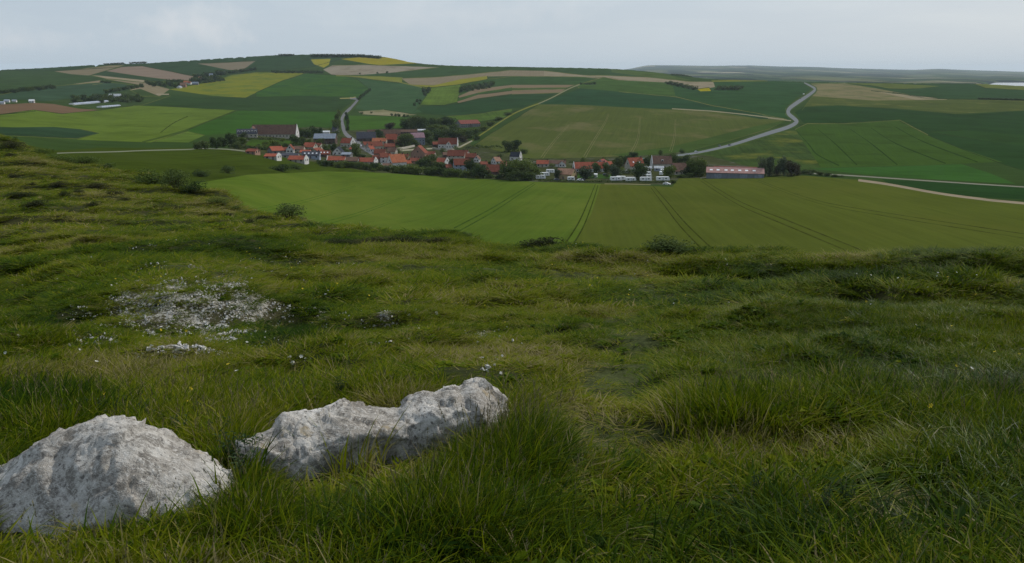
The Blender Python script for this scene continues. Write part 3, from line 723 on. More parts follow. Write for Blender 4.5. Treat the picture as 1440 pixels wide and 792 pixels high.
def flat_mat(name, c, rough=.8, spec=.2):
    t = NT(name); return t.fin(tuple(c) + (1,), rough, spec)
SEEDM = flat_mat('seed_heads', (.15, .13, .06), .9)

def tuft(name, n, r, w, lean, wind, segs=4, seed=0, stalks=0, hvar=.5, droop=.5, pale=.06):
    g = np.random.default_rng(seed)
    V = []; Fq = []; sh = []; mi = []
    def blade(x, y, h, az, ln, wd, shade, dr, mat=0):
        dx, dy = math.cos(az), math.sin(az)
        tw = az + g.normal(0, .5); wx, wy = -math.sin(tw), math.cos(tw)
        i0 = len(V)
        for k in range(segs + 1):
            s = k / segs
            o = ln * (s ** 1.7); z = h * (s - dr * s ** 3 * .5)
            ww = wd * (1 - s ** 2.2) * (.65 + .35 * min(1, s * 4)) * .5
            cx, cy = x + dx * o + wind * s ** 2, y + dy * o
            if k < segs: V.append((cx - wx * ww, cy - wy * ww, z)); V.append((cx + wx * ww, cy + wy * ww, z)); sh.extend([shade] * 2)
            else: V.append((cx, cy, z)); sh.append(shade)
        for k in range(segs - 1): Fq.append((i0 + 2 * k, i0 + 2 * k + 1, i0 + 2 * k + 3, i0 + 2 * k + 2)); mi.append(mat)
        Fq.append((i0 + 2 * segs - 2, i0 + 2 * segs - 1, i0 + 2 * segs)); mi.append(mat)
    for _ in range(n):
        a = g.random() * 6.283; rr = r * math.sqrt(g.random())
        h = 1 - hvar * g.random()
        az = a + g.normal(0, .7)
        blade(rr * math.cos(a), rr * math.sin(a), h, az, lean * (.3 + 1.2 * g.random()) * h, w * (.6 + .7 * g.random()), float(np.clip(g.normal(.5, .22), 0, 1)) if g.random() > pale else 1.25, droop * g.random() * 1.6)
    for _ in range(stalks):
        a = g.random() * 6.283; rr = r * g.random(); x, y = rr * math.cos(a), rr * math.sin(a); h = 1.25 + .5 * g.random(); az = g.random() * 6.283
        blade(x, y, h, az, .22, w * .38, 1.2, .1)
        ex, ey = x + math.cos(az) * .22 + wind, y + math.sin(az) * .22
        for q in range(5):
            zz = h * (.80 + .045 * q); s = w * .55; cx = x + (ex - x) * (.7 + .06 * q); cy = y + (ey - y) * (.7 + .06 * q); b = g.random() * 6
            i0 = len(V); V.extend([(cx - s * math.cos(b), cy - s * math.sin(b), zz), (cx + s * math.cos(b), cy + s * math.sin(b), zz), (cx + g.normal(0, s), cy, zz + .10)]); sh.extend([1] * 3)
            Fq.append((i0, i0 + 1, i0 + 2)); mi.append(1)
    me = bpy.data.meshes.new(name); me.from_pydata(V, [], Fq)
    a = me.attributes.new('shade', 'FLOAT', 'POINT'); a.data.foreach_set('value', np.array(sh, np.float32))
    me.materials.append(GS if name.startswith('tuft_f') else GM); me.materials.append(SEEDM)
    me.polygons.foreach_set('material_index', np.array(mi, np.int32)); me.shade_smooth()
    return bpy.data.objects.new(name, me)

LIB = bpy.data.collections.new('grass_tufts')          # sources only, not linked to the scene
def lib(o): LIB.objects.link(o)
for i in range(4): lib(tuft(f'tuft_a{i}', 46, .55, .038, .55, .22, 5, 10 + i, 0, .55, .55))          # 0-3 near leafy
for i in range(3): lib(tuft(f'tuft_b{i}', 38, .5, .022, .35, .14, 5, 30 + i, 1, .45, .3))            # 4-6 near upright with seed stalks
for i in range(4): lib(tuft(f'tuft_c{i}', 44, .6, .052, .6, .25, 3, 50 + i, 0, .6, .5))              # 7-10 middle distance
for i in range(2): lib(tuft(f'tuft_d{i}', 32, .6, .040, .4, .2, 3, 60 + i, 2, .5, .3))               # 11-12 middle with stalks
for i in range(3): lib(tuft(f'tuft_e{i}', 70, .62, .060, .5, .22, 2, 70 + i, 0, .6, .4))             # 13-15 far
for i in range(3): lib(tuft(f'tuft_f{i}', 48, .55, .024, .7, .40, 6, 80 + i, 0, .6, 1.35, .10))           # 16-18 bowed by the wind, extra pale blades painted as glints

def herb(name, seed):
    """a low broad-leaved plant of the sward"""
    g = np.random.default_rng(seed); V = []; Fq = []; sh = []
    for k in range(26):
        a = k * 2.4; L = .35 + .35 * g.random(); z0 = .75 * g.random(); up = .2 + .5 * g.random(); w = L * (.22 + .1 * g.random()); d = np.array([math.cos(a), math.sin(a), 0]); n_ = np.array([-math.sin(a), math.cos(a), 0])
        i0 = len(V); o = d * .05 + np.array([0, 0, z0])
        V += [o, o + d * L * .45 + n_ * w + [0, 0, up * .35], o + d * L + [0, 0, up * .25], o + d * L * .45 - n_ * w + [0, 0, up * .35]]; Fq += [(i0, i0 + 1, i0 + 2), (i0, i0 + 2, i0 + 3)]; sh += [float(g.random() * .5)] * 4
    me = bpy.data.meshes.new(name); me.from_pydata([tuple(map(float, v)) for v in V], [], Fq)
    at = me.attributes.new('shade', 'FLOAT', 'POINT'); at.data.foreach_set('value', np.array(sh, np.float32)); me.materials.append(GM)
    return bpy.data.objects.new(name, me)
for i in range(3): lib(herb(f'tuft_g{i}', 120 + i))                                                   # 19-21 broad-leaved herbs

def scatter(name, P, rot, scl, var, tint, coll, mat_attr=True):
    me = bpy.data.meshes.new(name); me.vertices.add(len(P))
    me.vertices.foreach_set('co', P.astype(np.float32).ravel())
    for nm, ty, d in (('rot', 'FLOAT_VECTOR', rot), ('scl', 'FLOAT_VECTOR', scl)):
        a = me.attributes.new(nm, ty, 'POINT'); a.data.foreach_set('vector', d.astype(np.float32).ravel())
    a = me.attributes.new('variant', 'INT', 'POINT'); a.data.foreach_set('value', var.astype(np.int32))
    a = me.attributes.new('tint', 'FLOAT', 'POINT'); a.data.foreach_set('value', tint.astype(np.float32))
    o = bpy.data.objects.new(name, me); link(o)
    ng = bpy.data.node_groups.new(name, 'GeometryNodeTree')
    ng.interface.new_socket('Geometry', in_out='INPUT', socket_type='NodeSocketGeometry')
    ng.interface.new_socket('Geometry', in_out='OUTPUT', socket_type='NodeSocketGeometry')
    N = ng.nodes; L = ng.links
    gi = N.new('NodeGroupInput'); go = N.new('NodeGroupOutput')
    iop = N.new('GeometryNodeInstanceOnPoints'); ci = N.new('GeometryNodeCollectionInfo')
    ci.inputs['Collection'].default_value = coll; ci.inputs['Separate Children'].default_value = True; ci.inputs['Reset Children'].default_value = True
    def na(nm, ty):
        n = N.new('GeometryNodeInputNamedAttribute'); n.data_type = ty; n.inputs['Name'].default_value = nm; return n.outputs['Attribute']
    L.new(gi.outputs[0], iop.inputs['Points']); L.new(ci.outputs[0], iop.inputs['Instance'])
    iop.inputs['Pick Instance'].default_value = True
    L.new(na('variant', 'INT'), iop.inputs['Instance Index']); L.new(na('rot', 'FLOAT_VECTOR'), iop.inputs['Rotation']); L.new(na('scl', 'FLOAT_VECTOR'), iop.inputs['Scale'])
    L.new(iop.outputs[0], go.inputs[0])
    md = o.modifiers.new('scatter', 'NODES'); md.node_group = ng
    return o

def fan(n, y0, y1, u0, u1):
    Y = np.sqrt(rng.random(n) * (y1**2 - y0**2) + y0**2); U = u0 + (u1 - u0) * rng.random(n); return U * Y, Y

# where the photograph shows longer, bowed, yellower or darker grass, shaded spots included
BOWED = [(1250, 470, 260, 75), (1120, 450, 180, 60), (1330, 520, 200, 60), (680, 640, 110, 90), (500, 740, 170, 80), (240, 750, 120, 60), (1300, 690, 200, 110), (1050, 500, 120, 60)]
TALL = [(690, 630, 90, 70), (480, 740, 220, 75), (230, 752, 130, 40), (1280, 500, 260, 90), (1200, 385, 330, 16), (30, 590, 120, 40), (1000, 610, 130, 25), (560, 690, 160, 60), (1380, 640, 160, 120)]
SHORT = [(260, 448, 200, 84), (450, 380, 260, 22), (700, 480, 130, 80), (560, 450, 130, 50), (870, 520, 26, 110), (760, 400, 150, 18), (900, 395, 90, 10)]
DARK = [(1200, 393, 260, 9), (1000, 608, 140, 18), (880, 660, 60, 40), (560, 770, 240, 50), (1200, 760, 260, 50), (60, 570, 110, 40), (400, 470, 60, 30), (740, 640, 40, 60), (1050, 585, 90, 20)]  # darker tint; shade under the bank and ledge is painted in too
YEL = [(560, 520, 300, 45), (150, 545, 220, 45), (780, 620, 60, 140), (1120, 640, 220, 50), (900, 700, 160, 60), (600, 575, 160, 25), (1000, 365, 500, 9), (800, 560, 70, 80)]
def blob(L, px, py):
    w = np.zeros(np.shape(px))
    for x, y, a, b in L:
        d = np.sqrt(((px - x) / a) ** 2 + ((py - y) / b) ** 2); w = np.maximum(w, 1 - sstep(.45, 1.15, d))
    return w

def grow():
    out = []
    for n, y0, y1, u0, u1, zone in ((9500, 1.15, 6, -.85, .85, 0), (30000, 6, 14, -.75, .75, 1), (82000, 14, 46, -.72, .72, 2), (30000, 46, 235, -.72, .05, 3),
        (5200, .6, 6, .85, 1.6, 0), (5200, .6, 6, -1.6, -.85, 0), (5600, 6, 14, .75, 1.25, 1), (5600, 6, 14, -1.25, -.75, 1), (13000, 14, 46, .72, 1.05, 2), (13000, 14, 46, -1.05, -.72, 2), (14000, 46, 235, -1.05, -.72, 3), (900, .45, 1.2, -.9, .9, 0)):
        X, Y = fan(n, y0, y1, u0, u1)
        Z = h1(X, Y)
        px, py = project(X, Y, Z)
        pw = path_w(X, Y); cw = chalk_w(px, py)
        U = X / Y
        keep = np.ones(n, bool)
        ridge = np.interp(U, L1U, [230, 200, 160, 140, 120, 95, 70, 54, 44, 39, 37, 36, 36])
        keep &= Y < ridge * 1.12; keep &= np.hypot(X, Y) > .75
        keep &= rng.random(n) > pw * .85
        keep &= rng.random(n) > cw * (.62 if zone < 3 else .3)
        for poly in ROCKFOOT: keep &= ~inpoly(px, py, poly)
        a = fnoise(X / (.7 + .05 * Y), Y / (.7 + .05 * Y), 3); b = fnoise(X / 4 + 40, Y / 4, 4)
        tall, short, dark, yel, bow = (blob(L, px, py) for L in (TALL, SHORT, DARK, YEL, BOWED))
        keep &= ~((a < -.30) & (zone < 3) & (rng.random(n) < .7))
        H = (.122 + .085 * a + .04 * b) * (1 + .75 * tall) * (1 - .62 * short) * (1 - .7 * pw) * (1 - .5 * cw)
        H *= np.where(U < -.25, np.where(Y > 14, .8, 1), 1)
        if zone == 3: H *= 1.15
        H = np.clip(H, .035, .45) * (.8 + .4 * rng.random(n))
        if zone == 0:                                           # blades that would stand right across the boulders stay short
            H = foot_limit(px, py, Y, H)
        t = .42 + .48 * a + .38 * b - .36 * dark + .30 * yel + .03 * bow + .10 * short
        if zone >= 2: t = t + .04
        if zone == 3: t = t + .14
        t = np.clip(t + rng.normal(0, .07, n), .02, .95)
        r = rng.random(n)
        if zone == 0:
            var = np.where(r < .62, rng.integers(0, 4, n), rng.integers(4, 7, n)); sw = .20 + .10 * rng.random(n)
            var = np.where(rng.random(n) < bow * .85, rng.integers(16, 19, n), var)
            sw = np.maximum(sw, H * .9)
        elif zone == 1:
            var = np.where(r < .45, rng.integers(0, 4, n), np.where(r < .78, rng.integers(7, 11, n), rng.integers(4, 7, n))); sw = .17 + .09 * rng.random(n); H = H * .78
            var = np.where(rng.random(n) < bow * .8, rng.integers(16, 19, n), var); sw = np.maximum(sw, H * .9)
        elif zone == 2:
            var = np.where(r < .82, rng.integers(7, 11, n), rng.integers(11, 13, n)); sw = .26 + .16 * rng.random(n) + .006 * Y; H = H * .85
            fm = rng.random(n) < bow * .7; var = np.where(fm, rng.integers(16, 19, n), var); sw = np.where(fm, .20 + .08 * rng.random(n), sw)
        else:
            var = rng.integers(13, 16, n); sw = .75 + .6 * rng.random(n) + .004 * Y
        if zone < 2:
            hb = (rng.random(n) < .05 + .22 * (fnoise(X / 1.3 + 70, Y / 1.3, 2) > .28)); var = np.where(hb, rng.integers(19, 22, n), var); H = np.where(hb, np.minimum(H, .07 + .05 * rng.random(n)), H); sw = np.where(hb, .10 + .07 * rng.random(n), sw)
            dry = rng.random(n) < .035; t = np.where(dry, .93, t)
        rot = np.stack([rng.normal(0, .12, n), rng.normal(0, .12, n), rng.random(n) * 6.283], -1)
        bm = (var >= 16) | (rng.random(n) < .3)
        rot[:, 2] = np.where(bm, rng.normal(.1, 1.3, n), rot[:, 2])
        scl = np.stack([sw, sw, H], -1)
        P = np.stack([X, Y, Z - .012], -1)
        out.append((P[keep], rot[keep], scl[keep], var[keep], t[keep]))
    # longer tussocks against the boulders
    ex = []
    for cx, cy, sx, sy, n, hh in ((250, 770, 120, 22, 330, .23), (430, 720, 70, 45, 300, .25), (560, 700, 110, 40, 420, .24), (690, 625, 55, 38, 330, .27), (720, 590, 35, 15, 120, .24), (345, 660, 26, 26, 90, .22), (728, 622, 34, 40, 260, .26), (715, 660, 40, 30, 200, .25), (352, 705, 24, 24, 110, .26), (120, 785, 140, 8, 160, .13), (600, 650, 70, 14, 170, .20), (640, 780, 160, 30, 300, .25)):
        for _ in range(n):
            x = cx + rng.normal() * sx * .6; y = cy + rng.normal() * sy * .6
            s = float(dep(max(y, 560))); Y = 1.74 / -s if y > 560 else 5
            X = float(uof(x, y)) * Y
            Z = float(h1(np.array([X]), np.array([Y]))[0])
            qx, qy = project(X, Y, Z)
            if any(inpoly(np.array([qx]), np.array([qy]), p)[0] for p in ROCKFOOT): continue
            h = hh * (.45 + .6 * rng.random()); h = float(foot_limit(np.array([qx]), np.array([qy]), Y, np.array([h]))[0])
            if h < .02: continue
            ex.append((X, Y, Z - .01, rng.normal(.1, 1.0), h * .95, h, rng.integers(16, 19) if rng.random() < .6 else rng.integers(0, 7), np.clip(.36 + rng.normal(0, .13), 0, .9)))
    e = np.array(ex)
    out.append((e[:, :3], np.stack([rng.normal(0, .1, len(e)), rng.normal(0, .1, len(e)), e[:, 3]], -1), e[:, [4, 4, 5]], e[:, 6], e[:, 7]))
    P, r, s, v, t = (np.concatenate([o[i] for o in out]) for i in range(5))
    o = scatter('grass', P, r, s, v, t, LIB)
    tag(o, 'long windblown green grass covering the near hillside', None, None, 'stuff')
grow()

# ------------------------------------------------------------------ chalk stones and flowers in the turf
CH = bpy.data.collections.new('chalk_sources')
CHM = flat_mat('chalk_stone', (.52, .50, .46), .95, .05)
for i in range(4):
    g = np.random.default_rng(90 + i)
    q = np.array([(x, y, z) for x in (-1, 1) for y in (-1, 1) for z in (-.6, .8)], float) * (.75 + .5 * g.random((8, 3)))
    me = bpy.data.meshes.new('chip'); me.from_pydata([tuple(v) for v in q], [], [(0, 1, 3, 2), (4, 6, 7, 5), (0, 4, 5, 1), (2, 3, 7, 6), (1, 5, 7, 3), (0, 2, 6, 4)]); me.materials.append(CHM)
    CH.objects.link(bpy.data.objects.new(f'chip_{i}', me))
def chalk():
    P = []
    for _ in range(40000):
        k = rng.integers(0, len(CHALK)); x, y, a, b = CHALK[k]
        if rng.random() > a * b / 3400: continue
        q = rng.normal(0, 1.05, 2); px = x + q[0] * a; py = y + q[1] * b
        if py < 335: continue
        if fnoise(np.array([px / 15.]), np.array([py / 6.]), 3)[0] < .05: continue
        P.append((px, py))
    P = np.array(P)[:3400]
    W = []
    cache = {}
    for px, py in P:
        key = (round(px / 4), round(py / 2))
        if key not in cache: cache[key] = hit1(px, py)
        w = cache[key]; Y = w[1] * (1 + rng.normal(0, .004)); X = float(uof(px, py)) * Y
        W.append((X, Y))
    W = np.array(W); Z = h1(W[:, 0], W[:, 1])
    n = len(W); s = np.clip(rng.lognormal(-5.05, .5, n), .003, .017)
    o = scatter('chalk_stones', np.column_stack([W, Z + .006]), rng.random((n, 3)) * 6.28, np.stack([s * 1.2, s, s * .7], -1), rng.integers(0, 4, n), rng.random(n), CH)
    tag(o, 'white chalk stones scattered over the worn bank', None, None, 'stuff')
chalk()
FL = bpy.data.collections.new('flower_sources')
for nm, c in (('a_yellow', (.62, .46, .02)), ('b_white', (.62, .62, .56))):
    m = flat_mat('petal_' + nm, c)
    V = [(0, 0, .35)]; Fq = []
    for k in range(6):
        a = k * 1.047
        V += [(math.cos(a) * 1., math.sin(a) * 1., .6), (math.cos(a + .6) * .9, math.sin(a + .6) * .9, .5)]; Fq.append((0, 1 + 2 * k, 2 + 2 * k))
    me = bpy.data.meshes.new('flower'); me.from_pydata(V, [], Fq); me.materials.append(m); FL.objects.link(bpy.data.objects.new('flower_' + nm, me))
def flowers():
    n = 2600; X, Y = fan(n, 4.5, 42, -.62, .60); Z = h1(X, Y); px, py = project(X, Y, Z)
    k = fnoise(X / 2.5 + 9, Y / 2.5, 3) > .12 - .25 * (blob(SHORT, px, py))
    for poly in ROCKFOOT: k &= ~inpoly(px, py, poly)
    X, Y, Z = X[k], Y[k], Z[k]; n = len(X)
    s = .010 + .007 * rng.random(n) + .0002 * Y
    o = scatter('wildflowers', np.column_stack([X, Y, Z + .07 + .10 * rng.random(n)]), np.stack([rng.normal(0, .5, n), rng.normal(0, .5, n), rng.random(n) * 6], -1), np.stack([s, s, s], -1), (rng.random(n) < .45).astype(int), rng.random(n), FL)
    tag(o, 'tiny yellow and white wildflowers dotted through the turf', None, None, 'stuff')
flowers()
# ------------------------------------------------------------------ buildings
def tile_mat(name, rgb, k=0.98, row=.32, metal=False):
    t = NT(name); b = seen(*rgb, k=k); p = t.objc()
    n = t.noise(p, .55, 5, .65); n2 = t.noise(t.mapping(p, scale=(2.0, 2.0, 3.4)), 1.0, 3, .7)
    c = t.ramp(t.math('ADD', t.math('MULTIPLY', n, .6), t.math('MULTIPLY', n2, .4)), [(.32, sc(b, .58)), (.5, b), (.68, sc(b, 1.3))])
    w = t.node('ShaderNodeTexWave'); w.bands_direction = 'X' if metal else 'Z'; w.inputs['Scale'].default_value = 2.2; w.inputs['Distortion'].default_value = .6
    t.l(p, w.inputs['Vector']); t.bump(w.outputs['Fac'], .5, .06)
    return t.fin(c, .65 if metal else .9, .2 if metal else .05)
def wall_mat(name, rgb, k=1.02):
    t = NT(name); b = seen(*rgb, k=k); p = t.objc()
    n = t.noise(t.mapping(p, scale=(.6, .6, .25)), 1.0, 5, .7)
    c = t.ramp(n, [(.3, sc(b, .72)), (.55, b), (.7, sc(b, 1.08))])
    return t.fin(c, .9, .1)
ROOFM = {k: tile_mat('roof_' + n, c, metal=m) for k, n, c, m in (
    ('R', 'red_tile', (150, 84, 66), 0), ('O', 'orange_tile', (168, 104, 76), 0), ('D', 'dark_red_tile', (122, 72, 58), 0), ('B', 'brown_tile', (108, 84, 72), 0),
    ('S', 'slate', (74, 75, 82), 0), ('G', 'pale_metal', (132, 140, 152), 1), ('M', 'mauve_sheet', (128, 96, 106), 1), ('T', 'faded_tile', (150, 116, 96), 0), ('E', 'red_sheet', (124, 74, 66), 0), ('F', 'pink_sheet', (152, 120, 114), 0), ('W', 'white_sheet', (196, 198, 200), 1), ('K', 'black_slate', (52, 56, 64), 0))}
WALLM = {k: wall_mat('wall_' + n, c) for k, n, c in (
    ('W', 'whitewash', (196, 194, 190)), ('C', 'cream_render', (168, 162, 148)), ('G', 'grey_render', (124, 122, 120)), ('P', 'pink_brick', (148, 118, 102)), ('L', 'blue_white_render', (150, 158, 172)), ('N', 'brown_brick', (92, 76, 68)), ('Z', 'grey_sheet', (118, 124, 134)), ('Y', 'straw_render', (166, 148, 112)))}
GLASS = flat_mat('window_glass', (.03, .035, .04), .12, .5)
DOORM = flat_mat('door_paint', (.12, .10, .09), .6); LITE = flat_mat('roof_light_glass', (.75, .76, .78), .3, .5)
TRIM = flat_mat('white_trim', (.72, .72, .70), .7)

class MB:
    def __init__(s): s.V = []; s.F = []
    def prism(s, prof, x0, x1, M=None):               # profile in (y, z) pushed along x
        n = len(prof); i0 = len(s.V)
        for x in (x0, x1):
            for y, z in prof: s.V.append((x, y, z))
        s.F.append(tuple(range(i0, i0 + n))[::-1]); s.F.append(tuple(range(i0 + n, i0 + 2 * n)))
        for j in range(n): k = (j + 1) % n; s.F.append((i0 + j, i0 + k, i0 + n + k, i0 + n + j))
        return s
    def box(s, x0, x1, y0, y1, z0, z1): return s.prism([(y0, z0), (y1, z0), (y1, z1), (y0, z1)], x0, x1)
    def xf(s, off, rot):
        c, si = math.cos(rot), math.sin(rot)
        s.V = [(x * c - y * si + off[0], x * si + y * c + off[1], z + off[2]) for x, y, z in s.V]; return s
    def build(s, name, mat, parent): return mesh_obj(name, s.V, s.F, mat, parent)

def shell(root, L, D, hw, hr, wall, roof, off=(0, 0, 0), rot=0.0, chim=1, gpar='', lights=0, dorm=0, win=True, big_door=False, sink=1.2, ov=.25):
    t = .24
    w = MB().prism([(-D / 2, -sink), (D / 2, -sink), (D / 2, hw - .05), (0, hw + hr - t * 1.25), (-D / 2, hw - .05)], -L / 2, L / 2).xf(off, rot).build('wall', WALLM[wall], root)
    o = .35; sl = hr / (D / 2); ze = hw - o * sl
    r = MB().prism([(-D / 2 - o, ze - t), (0, hw + hr - t), (D / 2 + o, ze - t), (D / 2 + o, ze), (0, hw + hr), (-D / 2 - o, ze)], -L / 2 - ov, L / 2 + ov).xf(off, rot).build('roof', ROOFM[roof], root)
    for g in gpar:
        x = (L / 2 + ov + .003) * (1 if g == 'R' else -1); d = .4 * (1 if g == 'R' else -1)
        MB().prism([(-D / 2 - .45, -sink), (D / 2 + .45, -sink), (D / 2 + .45, hw + .1), (0, hw + hr + .55), (-D / 2 - .45, hw + .1)], min(x, x + d), max(x, x + d)).xf(off, rot).build('gable_wall', WALLM['W'], root)
    for k in range(chim):
        x = (L / 2 - .7) * (1 if k % 2 == 0 else -1) if k < 2 else 0
        MB().box(x - .4, x + .4, -.35, .35, hw + hr - .6, hw + hr + .9).xf(off, rot).build('chimney', WALLM['C' if k else 'N'], r)
    def onroof(x, s, wd, ht, name, mat):              # a pane lying on the front slope
        y = -D / 2 * (1 - s); z = hw + hr * s; a = math.atan2(hr, D / 2); c, si = math.cos(a), math.sin(a)
        q = [(-ht / 2, .04), (ht / 2, .04), (ht / 2, .16), (-ht / 2, .16)]
        MB().prism([(y + u * c - v * si, z + u * si + v * c) for u, v in q], x - wd / 2, x + wd / 2).xf(off, rot).build(name, mat, r)
    for k in range(lights): onroof(-L / 2 + L * (k + .7) / (lights + .4), .42, 1.0 if L < 25 else 2.2, 1.2 if L < 25 else 1.6, 'roof_window', LITE)
    for k in range(dorm):
        x = -L / 2 + L * (k + .5) / dorm; y = -D / 2 * .72; z = hw + hr * .20
        d = MB().prism([(y, z), (y + D * .3, z), (y + D * .3, z + 1.5), (y, z + 1.5)], x - .8, x + .8).xf(off, rot).build('dormer', WALLM['W'], r)
        MB().box(x - .5, x + .5, y - .06, y - .002, z + .35, z + 1.25).xf(off, rot).build('window', GLASS, d)
    if win:
        n = max(2, int(L / 3.0)); dk = n // 2
        for k in range(n):
            x = -L / 2 + L * (k + .5) / n
            if k == dk:
                if big_door: MB().box(x - 2, x + 2, -D / 2 - .07, -D / 2 - .003, 0, min(3.4, hw - .3)).xf(off, rot).build('door', DOORM, root)
                else: MB().box(x - .5, x + .5, -D / 2 - .07, -D / 2 - .003, 0, 2.05).xf(off, rot).build('door', DOORM, root)
            else: MB().box(x - .55, x + .55, -D / 2 - .06, -D / 2 - .003, .95, 2.1).xf(off, rot).build('window', GLASS, root)
            if hw > 4.6: MB().box(x - .5, x + .5, -D / 2 - .06, -D / 2 - .003, 3.4, 4.5).xf(off, rot).build('window', GLASS, root)
        for sgn, g in ((1, 'R'), (-1, 'L')):
            e = (.46 + ov if g in gpar else .003); xx = sgn * (L / 2 + e)
            for yy, zz in ((-D * .22, 1.0), (D * .22, 1.0), (0, hw + .35)):
                if zz > 2 and hr < 2.2: continue
                MB().box(min(xx, xx + sgn * .06), max(xx, xx + sgn * .06), yy - .5, yy + .5, zz, zz + 1.15).xf(off, rot).build('window', GLASS, root)
    return w, r

def house(label, px, py, w, h, ang, wall, roof, D=7.5, fr=.5, cat='house', name='house', group='village houses', wings=(), **kw):
    p = G(px, py); m = p.y / FPX * 1.02
    W_, H = w * m * 1.06, h * m * 1.1
    a = R(ang); L = max(4.0, (W_ - D * abs(math.sin(a))) / max(.3, abs(math.cos(a)))) if abs(ang) < 60 else kw.pop('L', 11)
    if abs(ang) >= 60: D = W_
    root = empty(name, p, a + math.atan2(-p.x, p.y) * .6)
    hw = max(2.2, H * fr); hr = max(1.2, H - hw - .5)
    shell(root, L, D, hw, hr, wall, roof, **kw)
    for wg in wings:
        wk = dict(wg); pp = wk.pop('at'); shell(root, wk.pop('L'), wk.pop('D'), wk.pop('hw'), wk.pop('hr'), wk.pop('wall'), wk.pop('roof'), off=(pp[0] * L, pp[1], 0), rot=R(wk.pop('rot', 90)), **wk)
    return tag(root, label, cat, group)
def wing(at, L, D, hw, hr, wall, roof, rot=90, **kw): return dict(at=at, L=L, D=D, hw=hw, hr=hr, wall=wall, roof=roof, rot=rot, **kw)

H_ = house
# the big house above the gardens
H_('long brown-tiled manor with white cross gable and white end gable above the gardens', 387, 193, 58, 16, -8, 'C', 'B', D=13, fr=.30, cat='manor', name='manor', gpar='R', chim=1, lights=0,
   wings=[wing((-.46, -5.0), 9, 8.5, 5.2, 5.2, 'W', 'B', chim=0)])
H_('low dark slate annex with a row of white dormers, left of the long manor', 348, 193, 26, 11, 4, 'C', 'S', D=9, fr=.45, cat='annex', name='annex', dorm=6, chim=0)
H_('grey stone church hall with pale metal-grey roof, below the village road bend', 458, 202, 29, 13, -6, 'N', 'G', D=11, fr=.55, cat='hall', name='church_hall', chim=0)
H_('flat white-roofed shed directly behind the pale grey-roofed hall', 456, 189, 14, 4.5, 0, 'W', 'W', D=6, fr=.7, cat='shed', name='shed', chim=0, win=False)
H_('small dark-roofed house by the road at the top of the village', 472, 186, 9, 8, -20, 'G', 'S')
H_('bright red-roofed house with a white right gable beside the road bend', 489, 207, 18, 12, -28, 'C', 'R', gpar='R')
H_('low orange-walled cottage standing alone at the left end of the village', 356, 217, 17, 7, -18, 'P', 'D')
H_('orange-roofed house with a large pale grey left gable, left side of the village', 388, 217, 22, 11, 26, 'G', 'R', D=9)
H_('dark red-roofed house with a white front gable, next to the pale grey gable', 406, 215, 14, 8, -4, 'W', 'D', wings=[wing((.25, -3), 6, 5, 3.2, 3, 'W', 'D', chim=0)])
H_('brownish grey-roofed house between a white front gable and a bright red roof', 421, 213.5, 15, 8, -8, 'C', 'B')
H_('wide bright orange-red roofed house left of the grey hall', 437, 212, 19, 11, -22, 'C', 'R', D=9)
H_('low red-roofed barn with a white right gable, partly behind the slope', 383, 224, 19, 8, -14, 'C', 'R', gpar='R', chim=0)
H_('long low house with a dull grey roof behind the red barn', 406, 222.5, 27, 7.5, -4, 'C', 'S', D=7)
H_('red-roofed cottage with tall white right gable, nearest the left slope bushes', 419, 228.5, 24, 9.5, -14, 'C', 'R', gpar='R')
H_('blue-grey slate house with several bright roof windows, left of centre', 438, 223, 23, 10, -4, 'L', 'S', lights=4)
H_('purplish brown-roofed house with bright roof windows beside the slate one', 457, 221, 15, 9, -4, 'N', 'D', lights=3)
H_('dark timber house with a steep front gable and white ground floor', 476, 218, 12, 11, 82, 'W', 'K', L=9, fr=.4)
H_('low pale grey-roofed building beside the steep dark gable', 488, 220.5, 14, 6.5, -12, 'G', 'G', chim=0)
H_('long bright red-roofed farmhouse above the hedge with a white left gable', 474, 229.5, 23, 9.5, -6, 'W', 'R', gpar='L')
H_('dark brown-roofed barn attached beyond the long red farmhouse', 495, 230.5, 18, 9.5, -6, 'G', 'B', chim=0)
H_('red-roofed house with a white right gable at the lower end of the street', 518, 232, 22, 10, -16, 'C', 'R', gpar='R')
H_('big dark slate barn at the right of the road, below the pasture', 515, 198.5, 25, 12, 4, 'N', 'S', D=11, fr=.35, cat='barn', name='barn', chim=0, big_door=True)
H_('long low stone farm range with a dull tiled roof along the pasture', 540, 191, 42, 8, 2, 'P', 'B', D=7, fr=.4, cat='farm range', name='farm_building', chim=0)
H_('orange-roofed pair of cottages below the long farm range', 534, 202.5, 19, 8, -6, 'C', 'O')
H_('tall brown-walled house with bright red upper roof, left of a round dark tree', 551, 202.5, 16, 13, -8, 'N', 'R', D=9)
H_('rust-brown roofed house with bright right verge along the street', 527, 211, 22, 11, 24, 'C', 'D', D=8)
H_('brown-roofed house low on the right side of the street', 535, 221, 16, 11, -10, 'P', 'D')
H_('two-storey white house with dark red roof, right of the street end', 542, 229, 16, 13, 10, 'W', 'D', fr=.6)
H_('white house with a glowing orange roof, at the centre of the village', 558, 236, 26, 18, 30, 'W', 'O', D=9, fr=.45)
H_('bluish-walled warehouse with mauve sheet roof beside the wood', 587, 203, 20, 15, 14, 'Z', 'M', D=12, fr=.6, cat='warehouse', name='warehouse', chim=0)
H_('flat white-roofed shed at the edge of the dark wood', 593, 187, 10, 5, 0, 'G', 'W', D=6, fr=.7, cat='shed', name='shed', chim=0, win=False)
H_('dull brown-roofed outbuildings beneath the wood', 575, 188.5, 22, 6, 2, 'N', 'B', D=7, chim=0)
